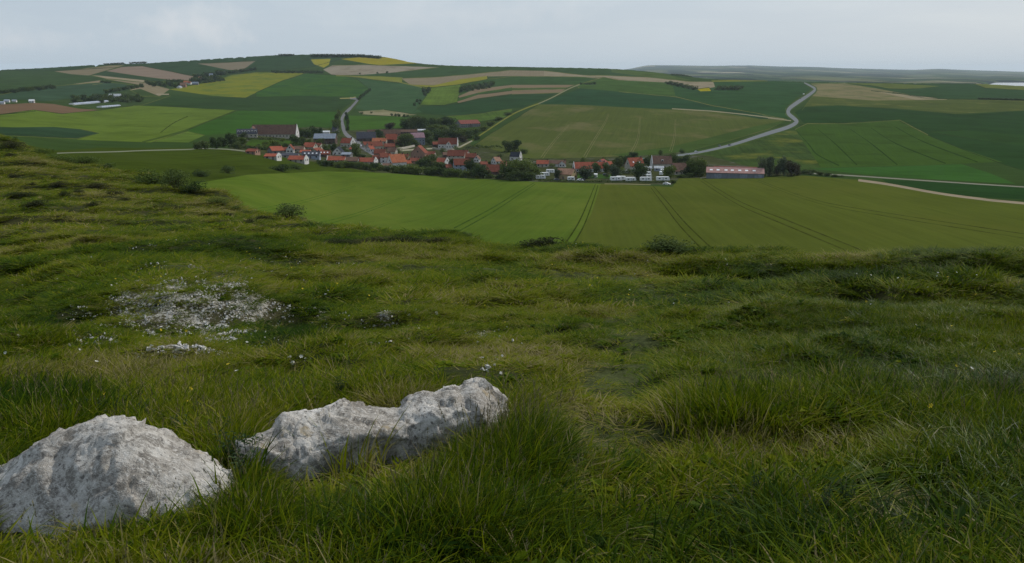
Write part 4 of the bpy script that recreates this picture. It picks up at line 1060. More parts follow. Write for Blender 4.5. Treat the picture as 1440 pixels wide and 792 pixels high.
H_('white villa with red roof and pointed front gable, standing alone below the wood', 630, 208, 25, 13, -5, 'W', 'D', D=8.5, fr=.42, gpar='R', wings=[wing((.08, -4.4), 7, 6, 3.6, 3.4, 'W', 'D', chim=0)])
H_('small brown annex left of the white villa', 613, 206.5, 10, 7, 10, 'N', 'D', chim=0)
H_('red-roofed barn with grey block walls high on the green slope above the village', 658, 178.5, 32, 9, 24, 'G', 'E', D=18, fr=.5, cat='barn', name='barn', chim=0, big_door=True)
H_('tall pink gable house with one dark attic window, centre of the village', 590, 223, 19, 17, 76, 'P', 'D', L=10, fr=.45)
H_('low red roof in front of the tall pink gable', 595, 223.5, 15, 7, 6, 'P', 'E', chim=0)
H_('small rusty roofed cottage below the pink gable house', 583, 230, 13, 8, 0, 'P', 'D')
H_('red-roofed cottage with a cream right gable among dark trees', 622, 233.5, 17, 11, -26, 'C', 'R', gpar='R')
H_('large dark red-roofed house with a tall white chimney, right half of the village', 642, 226, 23, 14, -5, 'C', 'D', D=9, chim=2)
H_('long dark red roof to the right of the white chimney', 661, 226, 17, 10, -6, 'N', 'D')
H_('house with pale blue walls under a red roof, behind the hedgerow trees', 650, 240, 24, 16, 8, 'L', 'D', D=9, fr=.52)
H_('pale narrow house glimpsed between the two round dark trees', 671, 228, 7, 9, 80, 'W', 'B', L=8)
H_('white cottage with salmon roof and a small front gable, below the hedge', 698, 231, 14, 10, 34, 'W', 'T', fr=.45)
H_('brown-roofed barn between the round dark tree and the large green trees', 693, 245, 18, 13, -4, 'N', 'D', D=9, fr=.35, chim=0)
H_('isolated black slate cottage with a white right gable at the foot of the big field', 725, 225.5, 15, 11, -16, 'W', 'K', gpar='R')
H_('low dark red-roofed house behind the large green trees', 763, 234.5, 16, 9, -4, 'C', 'R')
H_('brown-roofed white bungalow in the row under the big field', 783, 234.5, 24, 9, -4, 'W', 'B', wings=[wing((.3, -2.4), 5, 5, 3, 2, 'W', 'B', chim=0)])
H_('tan-roofed house with beige walls beside the caravans', 796, 251.5, 29, 14, -24, 'Y', 'T', D=10, fr=.5)
H_('long bright orange-red roofed longhouse with a pale left gable', 829, 241.5, 42, 13, 8, 'W', 'R', D=9, fr=.42, gpar='L')
H_('house with a small pale gable dormer behind the longhouse', 846, 233, 13, 9, 70, 'W', 'E', L=9)
H_('red-roofed house half hidden by round trees right of the longhouse', 858, 236, 14, 9, 30, 'C', 'R')
H_('pale house with one steep red slope and one grey slope, behind the darkest campsite tree', 892, 241, 25, 18, 22, 'C', 'R', D=10, fr=.45, lights=2)
H_('wide grey-brown villa with white dormer at the right of the campsite', 930, 236.5, 26, 16, 6, 'C', 'B', D=10, fr=.42, dorm=1, gpar='L')
H_('broad house with a big plain brown roof at the right end of the village', 955, 245, 23, 15, 12, 'C', 'B', D=11, fr=.34)
for px, py, w, h, a, wl, rf in ((448, 209.5, 12, 8, -20, 'C', 'D'), (430, 217.5, 14, 7, -6, 'W', 'R'), (445, 216, 12, 8, 70, 'C', 'D'), (466, 225.5, 12, 7, 5, 'W', 'B'), (497, 213, 10, 7, -25, 'C', 'R'), (503, 228, 12, 7, -10, 'G', 'D')):
    H_('small tiled cottage squeezed between the larger red roofs, left of the village street', px, py, w, h, a, wl, rf, group='small cottages left of the street')
for px, py, w, h, a, wl, rf in ((516, 207.5, 13, 8, 20, 'C', 'D'), (521, 214, 12, 9, 35, 'W', 'R'), (548, 210, 14, 8, 4, 'P', 'D'), (552, 218, 13, 10, -14, 'C', 'B'), (568, 226, 15, 9, -10, 'C', 'D'), (560, 204.5, 12, 8, 8, 'N', 'D'), (572, 234, 13, 9, 14, 'W', 'R'), (530, 227.5, 12, 9, 6, 'C', 'D'), (545, 236.5, 12, 7, -4, 'W', 'B')):
    H_('small tiled cottage squeezed in right of the village street, below the warehouse', px, py, w, h, a, wl, rf, group='small cottages right of the street')
for px, py, w, h, a, wl, rf in ((606, 221, 13, 8, -12, 'C', 'D'), (604, 232, 13, 9, 20, 'P', 'D'), (628, 221, 11, 7, 8, 'N', 'B'), (654, 219.5, 12, 8, -20, 'C', 'D'), (680, 234, 11, 7, 10, 'N', 'D'), (709, 233.5, 10, 7, -14, 'P', 'D'), (630, 240, 12, 9, 20, 'W', 'D')):
    H_('small brown or red tiled cottage among the dark trees, below the white villa', px, py, w, h, a, wl, rf, group='small cottages among the trees')
# mobile homes
for i, (px, w, lb) in enumerate(((911, 9, 'small white mobile home left of the gravel lane in the campsite'), (926.5, 12, 'pale blue mobile home right of the gravel lane in the campsite'))):
    H_(lb, px, 240.5, w, 5.8, 0, 'W' if i == 0 else 'L', 'W', D=3.2, fr=.72, cat='mobile home', name='mobile_home', group='mobile homes', chim=0)

# the long barn
def long_barn():
    p = G(1033, 250); m = p.y / FPX * 1.02
    root = empty('long_barn', p, math.atan2(-p.x, p.y) * .9)
    L = 76 * m; D = 15; hw = 6.2 * m * 1.25; hr = 6.5 * m
    MB().box(-L / 2, L / 2, -D / 2, D / 2, -1.5, hw).build('wall', WALLM['Z'], root)
    r = MB().prism([(-D / 2 - .5, hw - .1), (0, hw + hr - .3), (0, hw + hr), (-D / 2 - .5, hw + .2)], -L / 2 - .3, L / 2 + .3).build('roof', ROOFM['F'], root)
    MB().prism([(.003, hw + hr - .2), (D / 2 + .5, hw - .1), (D / 2 + .5, hw + .2), (.003, hw + hr + .1)], -L / 2 - .3, L / 2 + .3).build('roof', ROOFM['E'], root)
    b = MB().prism([(8.2, -1), (22, -1), (22, hw - .6), (15, hw + hr - 1.0), (8.2, hw - .6)], -L * .38, L * .46).build('rear_hall', ROOFM['E'], root)
    a = math.atan2(hr, D / 2)
    for k, x in enumerate((-.42, -.30, -.16, -.05, .08, .20, .33)):
        y = -D / 2 * .55; z = hw + hr * .45 + .2; c, s = math.cos(a), math.sin(a)
        MB().prism([(y + u * c - v * s, z + u * s + v * c) for u, v in ((-.8, -.05), (.8, -.05), (.8, .1), (-.8, .1))], x * L - .9, x * L + .9).build('roof_window', LITE, r)
    for x in (-.30, .15, .40): MB().box(x * L - 2.2, x * L + 2.2, -D / 2 - .08, -D / 2 - .003, 0, hw - .5).build('door', ROOFM['G'], root)
    for k in range(14): MB().box(-L / 2 + L * (k + .5) / 14 - .08, -L / 2 + L * (k + .5) / 14 + .08, -D / 2 - .12, -D / 2 - .003, -1, hw - .15).build('post', WALLM['Z'], root)
    tag(root, 'very long grey sheet-metal barn with pink roof and bright roof panes', 'barn')
long_barn()
# far hamlet on the left and farms
for lb, px, py, w, h, a, wl, rf in (
    ('pink-roofed farmhouse largest in the far hamlet', 258, 123, 8, 6, -14, 'P', 'T'), ('white gabled cottage at the lower left edge of the far hamlet', 252.5, 124, 4, 3, 70, 'W', 'G'),
    ('orange-roofed house above the pink farmhouse of the far hamlet', 262, 118, 6, 4, 0, 'C', 'O'), ('white house right of the pink farmhouse in the far hamlet', 267, 119, 5, 4, -20, 'W', 'R'), ('pale grey-roofed barn at the right end of the far hamlet', 275, 119.5, 8, 4, -8, 'G', 'G'),
    ('white house alone among the hamlet trees higher up', 297, 108.5, 5, 4.5, 6, 'W', 'G'), ('pale pink house in the trees above the hamlet', 282, 111.5, 4, 3.5, 0, 'P', 'T'), ('pale long house among trees at the top right of the hamlet', 313, 103, 8, 3, 4, 'W', 'G'),
    ('white farm building with a pale roof in the far left wood', 162, 138, 15, 5.5, -8, 'W', 'W'), ('white cottage at the far left edge', 3, 146.5, 6, 4, 0, 'W', 'G'), ('second white cottage from the left edge', 10, 144, 6, 4, 0, 'W', 'G'), ('third white cottage from the left edge', 20.5, 143.8, 5, 3, 0, 'W', 'G'), ('white square house alone right of the left edge cottages', 45, 144.5, 6, 4.5, 0, 'W', 'W')):
    H_(lb, px, py, w, h, a, wl, rf, D=7, group='far hamlet houses', chim=0, win=h > 4.2)
def greenhouse(label, a, b, h):
    p, q = G(*a), G(*b); L = (q - p).length
    o = empty('polytunnel', (p + q) / 2, math.atan2(q.y - p.y, q.x - p.x))
    prof = [(-4, -1.5)] + [(-4 * math.cos(t * math.pi / 8), h * math.sin(t * math.pi / 8) + .8) for t in range(9)] + [(4, -1.5)]
    MB().prism(prof, -L / 2, L / 2).build('cover', WALLM['L'], o)
    for x in np.linspace(-L / 2, L / 2, 8): MB().prism([(y * 1.02, z + .05) for y, z in prof], x - .15, x + .15).build('hoop', TRIM, o)
    tag(o, label, 'polytunnel')
greenhouse('long pale polytunnel below the far left wood, the upper of two', (101, 147.3), (149, 143), 1.4)
greenhouse('shorter pale polytunnel below the far left wood, the lower of two', (140, 151.5), (166, 149), 1.2)
def garden_wall(label, pts, h=1.6):
    P = [G(*q) for q in spline(pts, 4)]; V = []; Fq = []
    for k, p in enumerate(P):
        a = P[max(0, k - 1)]; b = P[min(len(P) - 1, k + 1)]; d = (b - a).normalized(); n = Vector((-d.y, d.x, 0)) * .25
        V += [p + n - Vector((0, 0, 1)), p - n - Vector((0, 0, 1)), p - n + Vector((0, 0, h)), p + n + Vector((0, 0, h))]
    for k in range(len(P) - 1):
        i = 4 * k
        for j in range(4): Fq.append((i + j, i + (j + 1) % 4, i + 4 + (j + 1) % 4, i + 4 + j))
    Fq += [(3, 2, 1, 0), tuple(range(len(V) - 4, len(V)))]
    tag(mesh_obj('garden_wall', V, Fq, WALLM['C']), label, 'garden wall')
garden_wall('pale garden wall running up behind the centre of the village', [(549, 213), (560, 211), (572, 209), (583, 206.5)], 2.0)
garden_wall('long pale garden wall curving below the white villa', [(608, 209.5), (620, 211.5), (636, 211.2), (646, 208)], 1.7)
# ------------------------------------------------------------------ trees, hedges, shrubs
def leaf_mat(name, c0, c1, c2, trans=.25):
    t = NT(name); p = t.pos(); ob = t.node('ShaderNodeObjectInfo')
    n = t.noise(t.objc(), 3.2, 4, .6)
    f = t.math('ADD', t.math('MULTIPLY', n, .62), t.math('MULTIPLY', ob.outputs['Random'], .38))
    c = t.ramp(f, [(.22, c0), (.5, c1), (.8, c2)])
    t.fin(c, .75, .04)
    tr = t.node('ShaderNodeBsdfTranslucent'); t.l(c, tr.inputs['Color'])
    mx = t.node('ShaderNodeMixShader'); mx.inputs[0].default_value = trans
    t.l(t.b.outputs[0], mx.inputs[1]); t.l(tr.outputs[0], mx.inputs[2]); t.l(mx.outputs[0], t.n['Material Output'].inputs['Surface'])
    return t.m
LM = {'dark': leaf_mat('leaves_dark', (.028, .050, .016), (.060, .092, .028), (.11, .14, .040)),
      'mid': leaf_mat('leaves_mid', (.052, .084, .020), (.095, .132, .028), (.155, .185, .045)),
      'grey': leaf_mat('leaves_grey', (.050, .070, .038), (.082, .106, .058), (.115, .14, .078)),
      'brown': leaf_mat('leaves_brown', (.040, .036, .022), (.062, .056, .034), (.085, .075, .045)),
      'scrub': leaf_mat('leaves_scrub', (.026, .034, .014), (.050, .055, .022), (.085, .080, .034))}
BARK = flat_mat('bark', (.075, .06, .045), .95, .05)

def crown_mesh(name, seed, n, lobes, size, z0=.18, flat=1.0, mat='dark'):
    g = np.random.default_rng(seed); V = []; Fq = []
    ls = []
    for k in range(lobes):
        a = g.random() * 6.283; r = .34 * math.sqrt(g.random()); z = z0 + (1 - z0) * (.10 + .70 * g.random())
        s = (.19 + .13 * g.random()) * (1 - .3 * abs(z - .5))
        ls.append((r * math.cos(a), r * math.sin(a), z, s))
    ls.append((0, 0, z0 + .42 * (1 - z0), .30))
    tot = sum(l[3] ** 2 for l in ls)
    for x, y, z, s in ls:
        for _ in range(int(n * s * s / tot)):
            d = g.normal(size=3); d /= np.linalg.norm(d)
            rad = s * (.62 + .48 * g.random())
            c = np.array([x, y, z]) + d * rad * np.array([1, 1, .9])
            c[2] = max(c[2], z0 * .6)
            nrm = d * .7 + g.normal(size=3) * .5; nrm /= np.linalg.norm(nrm)
            t = np.cross(nrm, g.normal(size=3)); t /= np.linalg.norm(t) + 1e-9; b = np.cross(nrm, t)
            q = size * (.6 + .8 * g.random()); i0 = len(V)
            V += [c + t * q, c + b * q * .7 + nrm * q * .15, c - t * q, c - b * q * .7 + nrm * q * .1]; Fq.append((i0, i0 + 1, i0 + 2, i0 + 3))
    me = bpy.data.meshes.new(name); me.from_pydata([tuple(v) for v in V], [], Fq); me.materials.append(LM[mat]); return me
def trunk_mesh(seed):
    g = np.random.default_rng(seed); V = []; Fq = []
    def limb(a, b, r0, r1):
        d = (Vector(b) - Vector(a)).normalized(); t = d.orthogonal().normalized(); s = d.cross(t); i0 = len(V)
        for p, r in ((a, r0), (b, r1)):
            for k in range(6): V.append(Vector(p) + (t * math.cos(k * 1.047) + s * math.sin(k * 1.047)) * r)
        for k in range(6): Fq.append((i0 + k, i0 + (k + 1) % 6, i0 + 6 + (k + 1) % 6, i0 + 6 + k))
    limb((0, 0, -.06), (.01, 0, .3), .035, .026); limb((.01, 0, .3), (0, .01, .62), .026, .012)
    for k in range(6):
        a = k * 1.05 + g.random(); z = .24 + .06 * k
        limb((0, 0, z), (.27 * math.cos(a), .27 * math.sin(a), z + .2), .014, .005)
    me = bpy.data.meshes.new('trunk'); me.from_pydata([tuple(v) for v in V], [], Fq); me.materials.append(BARK); return me
TR = {}
for kind in ('dark', 'mid', 'grey', 'brown'):
    TR[kind] = [crown_mesh('crown', 200 + i + hash_, 1500, 12 + i, .044, .05, mat=kind) for i, hash_ in ((0, len(kind)), (1, 2 * len(kind)), (2, 31))]
FARTR = {k: [crown_mesh('crown', 400 + i, 300, 8, .085, .03, mat=k) for i in range(3)] for k in ('dark', 'mid', 'grey', 'brown')}
TRK = [trunk_mesh(5 + i) for i in range(3)]
SHR = {k: [crown_mesh('foliage', 300 + i, 1500, 13, .030, .02, mat=k) for i in range(3)] for k in ('dark', 'mid', 'scrub')}
def stems_mesh():
    g = np.random.default_rng(3); V = []; Fq = []
    for k in range(9):
        a = g.random() * 6.28; i0 = len(V); r = .25 * g.random() + .08
        b = Vector((r * math.cos(a), r * math.sin(a), .55)); 
        for q in range(4): V.append(Vector((.012 * math.cos(q * 1.57) + .03 * math.cos(a), .012 * math.sin(q * 1.57) + .03 * math.sin(a), -.1)))
        for q in range(4): V.append(b + Vector((.006 * math.cos(q * 1.57), .006 * math.sin(q * 1.57), 0)))
        for q in range(4): Fq.append((i0 + q, i0 + (q + 1) % 4, i0 + 4 + (q + 1) % 4, i0 + 4 + q))
    me = bpy.data.meshes.new('stem'); me.from_pydata([tuple(v) for v in V], [], Fq); me.materials.append(BARK); return me
STEMS = stems_mesh()
_tn = [0]
def tree(px, py, w, h, kind, label, group, far=False, loc=None, name='tree'):
    p = Vector(loc) if loc is not None else G(px, py); m = p.y / FPX * 1.02; i = _tn[0] = _tn[0] + 1
    root = empty(name, p - Vector((0, 0, .15)), random.random() * 6.28, (w * m * 1.18, w * m * 1.18, h * m * 1.06))
    c = bpy.data.objects.new('crown', (FARTR if far else TR)[kind][i % 3]); link(c); c.parent = root
    k = bpy.data.objects.new('trunk', TRK[i % 3]); link(k); k.parent = root
    return tag(root, label, 'tree', group)
def bush(px, py, w, h, kind, label, group='shrubs', near=True, cat='shrub', name='shrub', rot=None):
    if near:
        p = Vector(hit1(px, py)); u = float(uof(px, py))
    else: p = G(px, py)
    m = p.y / FPX * 1.02; i = _tn[0] = _tn[0] + 1
    dep_ = min(w * m, max(h * m * 2.2, .5 * w * m))
    root = empty(name, p - Vector((0, 0, .06 * h * m)), math.atan2(-p.x, p.y) + random.uniform(-.15, .15), (w * m * 1.2, dep_ * 1.2, h * m * 1.12))
    c = bpy.data.objects.new('foliage', SHR[kind][i % 3]); link(c); c.parent = root
    k = bpy.data.objects.new('stem', STEMS); link(k); k.parent = root
    return tag(root, label, cat, group)
def hedge_run(label, pts, hpx, kind='dark', step=7, wf=1.0, group=None, cat='hedge'):
    """one clipped or wild hedge: leaf clumps along a line"""
    P = spline(pts, 6); g = np.random.default_rng(int(pts[0][0] * 7)); V = []; Fq = []
    W3 = [G(*q) for q in P]; o0 = W3[0].copy()
    for a, b in zip(W3[:-1], W3[1:]):
        m = a.y / FPX; h = hpx * m; n = max(6, int((b - a).length / (h * .12)) * 4)
        for _ in range(n):
            t = g.random(); c = np.array(a.lerp(b, t)) + np.array([g.normal() * .25 * h * wf, g.normal() * .3 * h * wf, h * (.05 + .95 * g.random() ** .7) * (.9 + .25 * math.sin(t * 3 + a.x * .35))])
            nr = g.normal(size=3); nr /= np.linalg.norm(nr); tt = np.cross(nr, g.normal(size=3)); tt /= np.linalg.norm(tt); bb = np.cross(nr, tt); q = h * .20 * (.5 + g.random()); i0 = len(V)
            V += [c + tt * q - o0, c + bb * q * .8 - o0, c - tt * q - o0, c - bb * q * .8 - o0]; Fq.append((i0, i0 + 1, i0 + 2, i0 + 3))
    o = mesh_obj('hedge', V, Fq, LM[kind]); o.location = o0
    return tag(o, label, cat, group)

# --- village trees: one label each where one can tell them apart
VT = [
 ('dark tree left of the manor annex, tallest of that clump', 'garden trees', [(326, 206, 15, 18, 'dark')]),
 ('lighter green round tree in front of the manor annex', 'garden trees', [(341, 203, 15, 10, 'mid')]),
 ('dark trees at the left corner of the manor gardens', 'garden trees', [(314, 207, 13, 13, 'dark'), (305, 209, 11, 12, 'dark'), (333, 209, 12, 10, 'dark'), (288, 210, 14, 12, 'dark'), (278, 210, 11, 10, 'dark'), (299, 208, 9, 14, 'dark')]),
 ('small bushy tree in the manor lawn', 'garden trees', [(373, 205, 9, 6, 'mid'), (386, 206, 14, 9, 'mid'), (402, 208, 11, 7, 'dark'), (363, 206, 6, 4, 'dark')]),
 ('dark tree right of the manor white end gable, in the row behind the hall', 'trees right of the manor', [(424, 193, 13, 12, 'dark'), (433, 194, 13, 13, 'dark'), (442, 193, 13, 15, 'dark'), (449, 191, 9, 11, 'dark')]),
 ('dark tree below the manor white end gable', 'trees below the manor gable', [(416, 206, 14, 15, 'dark'), (426, 206, 14, 13, 'dark'), (434, 205, 9, 9, 'mid')]),
 ('tree lining the left side of the road above the village', 'roadside trees', [(475, 181, 8, 12, 'mid'), (472, 186, 8, 12, 'dark'), (474, 171, 7, 11, 'mid'), (477, 163, 6, 8, 'mid'), (470, 178, 6, 9, 'mid')]),
 ('dark bush along the right side of the road above the village', 'roadside bushes', [(489, 178, 5, 10, 'dark'), (488, 170, 5, 9, 'dark'), (489, 184, 5, 8, 'dark'), (487, 163, 4, 6, 'dark')]),
 ('tree in front of the grey-roofed hall', 'trees in front of the hall', [(458, 213, 10, 9, 'mid'), (468, 212, 11, 10, 'dark'), (483, 214, 8, 8, 'dark')]),
 ('yellow-green tree at the left kerb of the village street', 'street trees', [(500, 219, 13, 17, 'mid')]),
 ('dark bush under the yellow-green street tree', 'street trees', [(507, 226, 12, 9, 'dark')]),
 ('pointed dark tree against the long farm range', 'farm trees', [(534, 195, 11, 12, 'dark')]),
 ('brown round bush in the pasture above the farm range', 'farm trees', [(547, 182, 15, 9, 'brown')]),
 ('round dark tree left of the mauve-roofed warehouse', 'farm trees', [(569, 206, 24, 17, 'dark')]),
 ('small tree beneath the mauve-roofed warehouse', 'farm trees', [(583, 206, 12, 10, 'mid')]),
 ('tree in the dark wood above the village', 'wood above the village', [(571, 181, 16, 14, 'dark'), (582, 182, 18, 17, 'dark'), (594, 182, 18, 17, 'dark'), (605, 181, 16, 14, 'dark'), (615, 178, 14, 11, 'mid'), (624, 177, 14, 12, 'dark'), (633, 177, 14, 11, 'dark'), (610, 185, 16, 9, 'mid'), (622, 184, 14, 7, 'mid'), (638, 182, 14, 7, 'mid'),
   (602, 198, 16, 14, 'dark'), (613, 197, 17, 14, 'dark'), (624, 195, 17, 14, 'dark'), (635, 195, 17, 13, 'dark'), (646, 195, 17, 13, 'mid'), (657, 194, 17, 11, 'dark'), (668, 190, 15, 9, 'mid'), (650, 200, 12, 9, 'brown'), (604, 204, 12, 12, 'dark'), (679, 184, 14, 7, 'mid'), (690, 177, 12, 6, 'mid'), (702, 169, 11, 5, 'mid'), (714, 162, 10, 4, 'mid'), (671, 197, 10, 7, 'dark')]),
 ('dark tree in front of the pink gable house', 'trees in the village centre', [(593, 238, 17, 15, 'dark'), (606, 238, 19, 19, 'dark'), (618, 240, 16, 12, 'dark')]),
 ('leafy tree of the hedgerow between the village and the bright wheat', 'hedgerow trees along the wheat', [(556, 243, 14, 11, 'mid'), (566, 244, 15, 12, 'dark'), (577, 245, 16, 14, 'mid'), (588, 246, 16, 13, 'mid'), (599, 246, 15, 11, 'mid'), (610, 247, 16, 13, 'mid'), (622, 248, 15, 12, 'dark'), (633, 249, 15, 13, 'mid'), (644, 249, 14, 11, 'mid'), (655, 250, 14, 11, 'mid'), (665, 250, 13, 10, 'dark'), (676, 250, 9, 7, 'mid'),
   (545, 241, 11, 8, 'dark'), (535, 240, 12, 9, 'mid'), (526, 240, 13, 10, 'dark'), (516, 239, 12, 9, 'dark'), (505, 237, 12, 9, 'mid'), (496, 236, 12, 9, 'mid'), (487, 236, 13, 10, 'mid'), (477, 236, 14, 9, 'mid'), (467, 234, 12, 8, 'dark'), (457, 234, 14, 8, 'dark'), (449, 231, 10, 6, 'dark'), (700, 252, 12, 7, 'dark'), (689, 251, 10, 6, 'mid')]),
 ('dark narrow tree beside the pale blue house', 'trees by the pale blue house', [(635, 238, 9, 14, 'dark'), (661, 242, 14, 18, 'dark'), (668, 243, 10, 13, 'dark')]),
 ('round very dark tree left of the brown-roofed barn', 'large trees', [(679, 251, 21, 19, 'dark')]),
 ('large green spreading tree at the field edge left of the caravans', 'large trees', [(716, 252, 26, 25, 'mid'), (733, 253, 30, 28, 'mid'), (748, 252, 24, 20, 'mid'), (726, 254, 24, 15, 'dark'), (742, 254, 22, 13, 'dark')]),
 ('dark tree beside the isolated black slate cottage', 'trees at the slate cottage', [(714, 214, 15, 15, 'dark'), (724, 213, 16, 15, 'dark'), (737, 216, 10, 7, 'mid')]),
 ('grey-green tree in front of the tan-roofed house', 'campsite trees', [(783, 252, 11, 14, 'grey')]),
 ('wide grey-green tree in front of the orange-red longhouse', 'campsite trees', [(822, 251, 22, 17, 'grey')]),
 ('dark round tree before the right half of the longhouse', 'campsite trees', [(839, 244, 13, 14, 'dark')]),
 ('dark tree at the right end of the longhouse', 'campsite trees', [(853, 244, 11, 14, 'dark')]),
 ('grey-green tree beside the boat-like white caravan', 'campsite trees', [(865, 251, 16, 18, 'grey')]),
 ('dark tree behind the red house at the campsite', 'campsite trees', [(867, 240, 15, 18, 'dark'), (875, 234, 12, 14, 'dark')]),
 ('darkest and tallest tree of the campsite, near its centre', 'campsite trees', [(897, 253, 21, 25, 'dark')]),
 ('bushy tree on the hedge line behind the campsite houses', 'trees behind the campsite', [(890, 223, 12, 9, 'dark'), (882, 226, 10, 8, 'dark'), (911, 234, 12, 13, 'dark'), (935, 223, 10, 5, 'dark'), (946, 232, 14, 14, 'mid'), (955, 229, 12, 9, 'dark'), (914, 226, 10, 8, 'mid'), (965, 229, 12, 11, 'dark')]),
 ('round green tree right of the campsite mobile homes', 'campsite trees', [(940, 251, 17, 18, 'mid')]),
 ('large green tree left of the long grey barn', 'trees by the long barn', [(975, 248, 22, 23, 'mid'), (986, 248, 20, 25, 'mid'), (965, 248, 16, 14, 'dark'), (993, 246, 12, 14, 'dark')]),
 ('small bush at the corner of the campsite hedge', 'campsite trees', [(947, 258, 7, 5, 'mid'), (970, 250, 9, 7, 'dark'), (957, 250, 10, 5, 'mid')]),
 ('tall tree at the right end of the long barn', 'trees right of the long barn', [(1072, 249, 15, 27, 'grey'), (1082, 248, 15, 25, 'grey'), (1092, 247, 10, 15, 'brown')]),
 ('tall tree standing apart further right of the long barn', 'trees right of the long barn', [(1102, 247, 14, 26, 'grey'), (1113, 248, 15, 21, 'brown'), (1120, 247, 9, 15, 'brown')]),
 ('low dark bush on the lane right of the tall trees', 'lane bushes', [(1130, 245, 9, 7, 'dark'), (1140, 246, 12, 7, 'dark'), (1152, 247, 11, 6, 'dark'), (1163, 248, 10, 5, 'dark'), (1174, 249, 9, 4, 'dark'), (1184, 249, 8, 3, 'dark')]),
]
ALLT = [(px, py, w, h, k, lb, grp, False) for lb, grp, L in VT for px, py, w, h, k in L]
FT = [
 ('tree of the far dark wood along the left edge', 'far wood at the left edge', 'dark', [(x, 131 - x * .1 + (x % 7) * .3, 7, 5.5) for x in range(0, 78, 5)]),
 ('tree of the wood around the far white farm building', 'wood at the far farm', 'dark', [(104 + (i * 37 % 98), 139 + (i * 23 % 11) * .75 - (104 + (i * 37 % 98) - 104) * .03, 8, 6) for i in range(34)] + [(150 + 6 * i, 131 - i * 1.0, 7, 5.5) for i in range(9)] + [(178 + 5 * i, 143 - (i % 3), 8, 6.5) for i in range(5)]),
 ('small copse tree on the tan strip of the far left hill', 'far copse on the strip', 'dark', [(144, 116, 6, 3), (149, 117, 7, 3.5), (154, 117, 6, 3)]),
 ('tree among the roofs of the far hamlet', 'hamlet trees', 'dark', [(207 + 5 * i, 118 + (i % 3) * 1.6 + i * .3, 7, 6) for i in range(10)] + [(236 + 4 * i, 115 + (i % 2), 5, 4) for i in range(6)] + [(272 + 4.5 * i, 116 - i * .6 + (i % 3), 7, 7) for i in range(9)] + [(276 + 5 * i, 110 - i * .8 + (i % 3), 7, 6.5) for i in range(9)] + [(318 + 5 * i, 104.5 - i * .7, 6, 4.5) for i in range(9)] + [(290 + 6 * i, 117 - i * .8, 6, 4) for i in range(5)]),
 ('tiny tree on the left skyline of the far hill', 'skyline trees left', 'dark', [(148 + 4.2 * i, 91.2 - i * .2, 5, 2.2) for i in range(7)] + [(184 + 4 * i, 89.6 - i * .15, 5, 2.4) for i in range(6)]),
 ('tree of the wood on the summit of the far hill', 'summit wood', 'dark', [(440 + 3.6 * i, 80.2 + (.0 if i < 18 else (i - 18) * .28), 6, 4.2) for i in range(27)] + [(394 + 3.6 * i, 78.4, 5, 2.6) for i in range(6)]),
 ('tree of the dark strip wood below the summit fields', 'strip wood below the summit', 'dark', [(384 + 4 * i, 102 + (i % 2), 6, 3.5) for i in range(18)]),
 ('bush along the lane climbing the far hill', 'lane bushes on the far hill', 'dark', [(504 + 2.6 * i, 141 - i * 2.1, 4.5, 4.5) for i in range(7)]),
 ('tree of the small clump between blue-green crop and pale meadow', 'clump by the pale meadow', 'dark', [(596, 130, 6, 7), (601, 131, 6, 8), (604, 128, 5, 6), (598, 135, 5, 5)]),
 ('scattered hawthorn below the clump on the far hill', 'far hawthorns', 'dark', [(583, 149, 4, 5), (586, 144, 4, 5), (591, 143, 5, 4), (590, 147, 4, 4)]),
 ('tree of the wedge-shaped wood above the brown strips', 'wedge wood', 'dark', [(648 + 4.0 * i, 130 - i * .62 - (i % 2) * 2.5, 7, 7) for i in range(12)] + [(652 + 5 * i, 125 - i * .3, 6, 5) for i in range(7)]),
 ('round bush on the pale bank above the pasture', 'bank bushes', 'dark', [(551, 163, 4, 4), (556, 163.5, 4, 4), (561, 164, 5, 4.5), (568, 165, 5, 4.5), (573, 165, 4, 4), (509, 160, 4, 3), (522, 159.5, 3, 3)]),
 ('tree of the left dark wood patch beside the yellow corner field', 'dark patch wood left', 'dark', [(939 + 3.6 * i, 119 + i * .75 - (i % 2) * 1.6, 7, 4.5) for i in range(12)]),
 ('tree of the right dark wood patch beyond the yellow corner field', 'dark patch wood right', 'dark', [(1009 + 3.6 * i, 126.8 - (i % 2) * 1.6, 7, 5) for i in range(10)]),
 ('tree beside the top of the straight chalk path', 'path head trees', 'dark', [(817, 119, 4, 3.5), (824, 119, 6, 3), (830, 119, 6, 3), (836, 118.6, 6, 3.5)]),
 ('tree of the thin belt on the right-hand far skyline', 'thin belt on the skyline', 'grey', [(946 + 4 * i, 105.5 + i * .25, 5, 2) for i in range(7)]),
 ('bush of the dark hedge across the far right fields', 'far right hedge bushes', 'dark', [(1378 + 4.5 * i, 140 + i * .12, 6, 3) for i in range(15)]),
 ('lone tiny tree on the pale field below the summit', 'lone field trees', 'dark', [(506, 104.5, 2.5, 2.5), (531, 103.5, 2.5, 2.5), (544, 103, 3, 3)]),
]
ALLT += [(px, py, w, h, kd, lb, grp, True) for lb, grp, kd, L in FT for px, py, w, h in L]
ALLT.sort(key=lambda q: -q[2] * q[3])
for q in ALLT[:292]: tree(*q[:7], far=q[7])
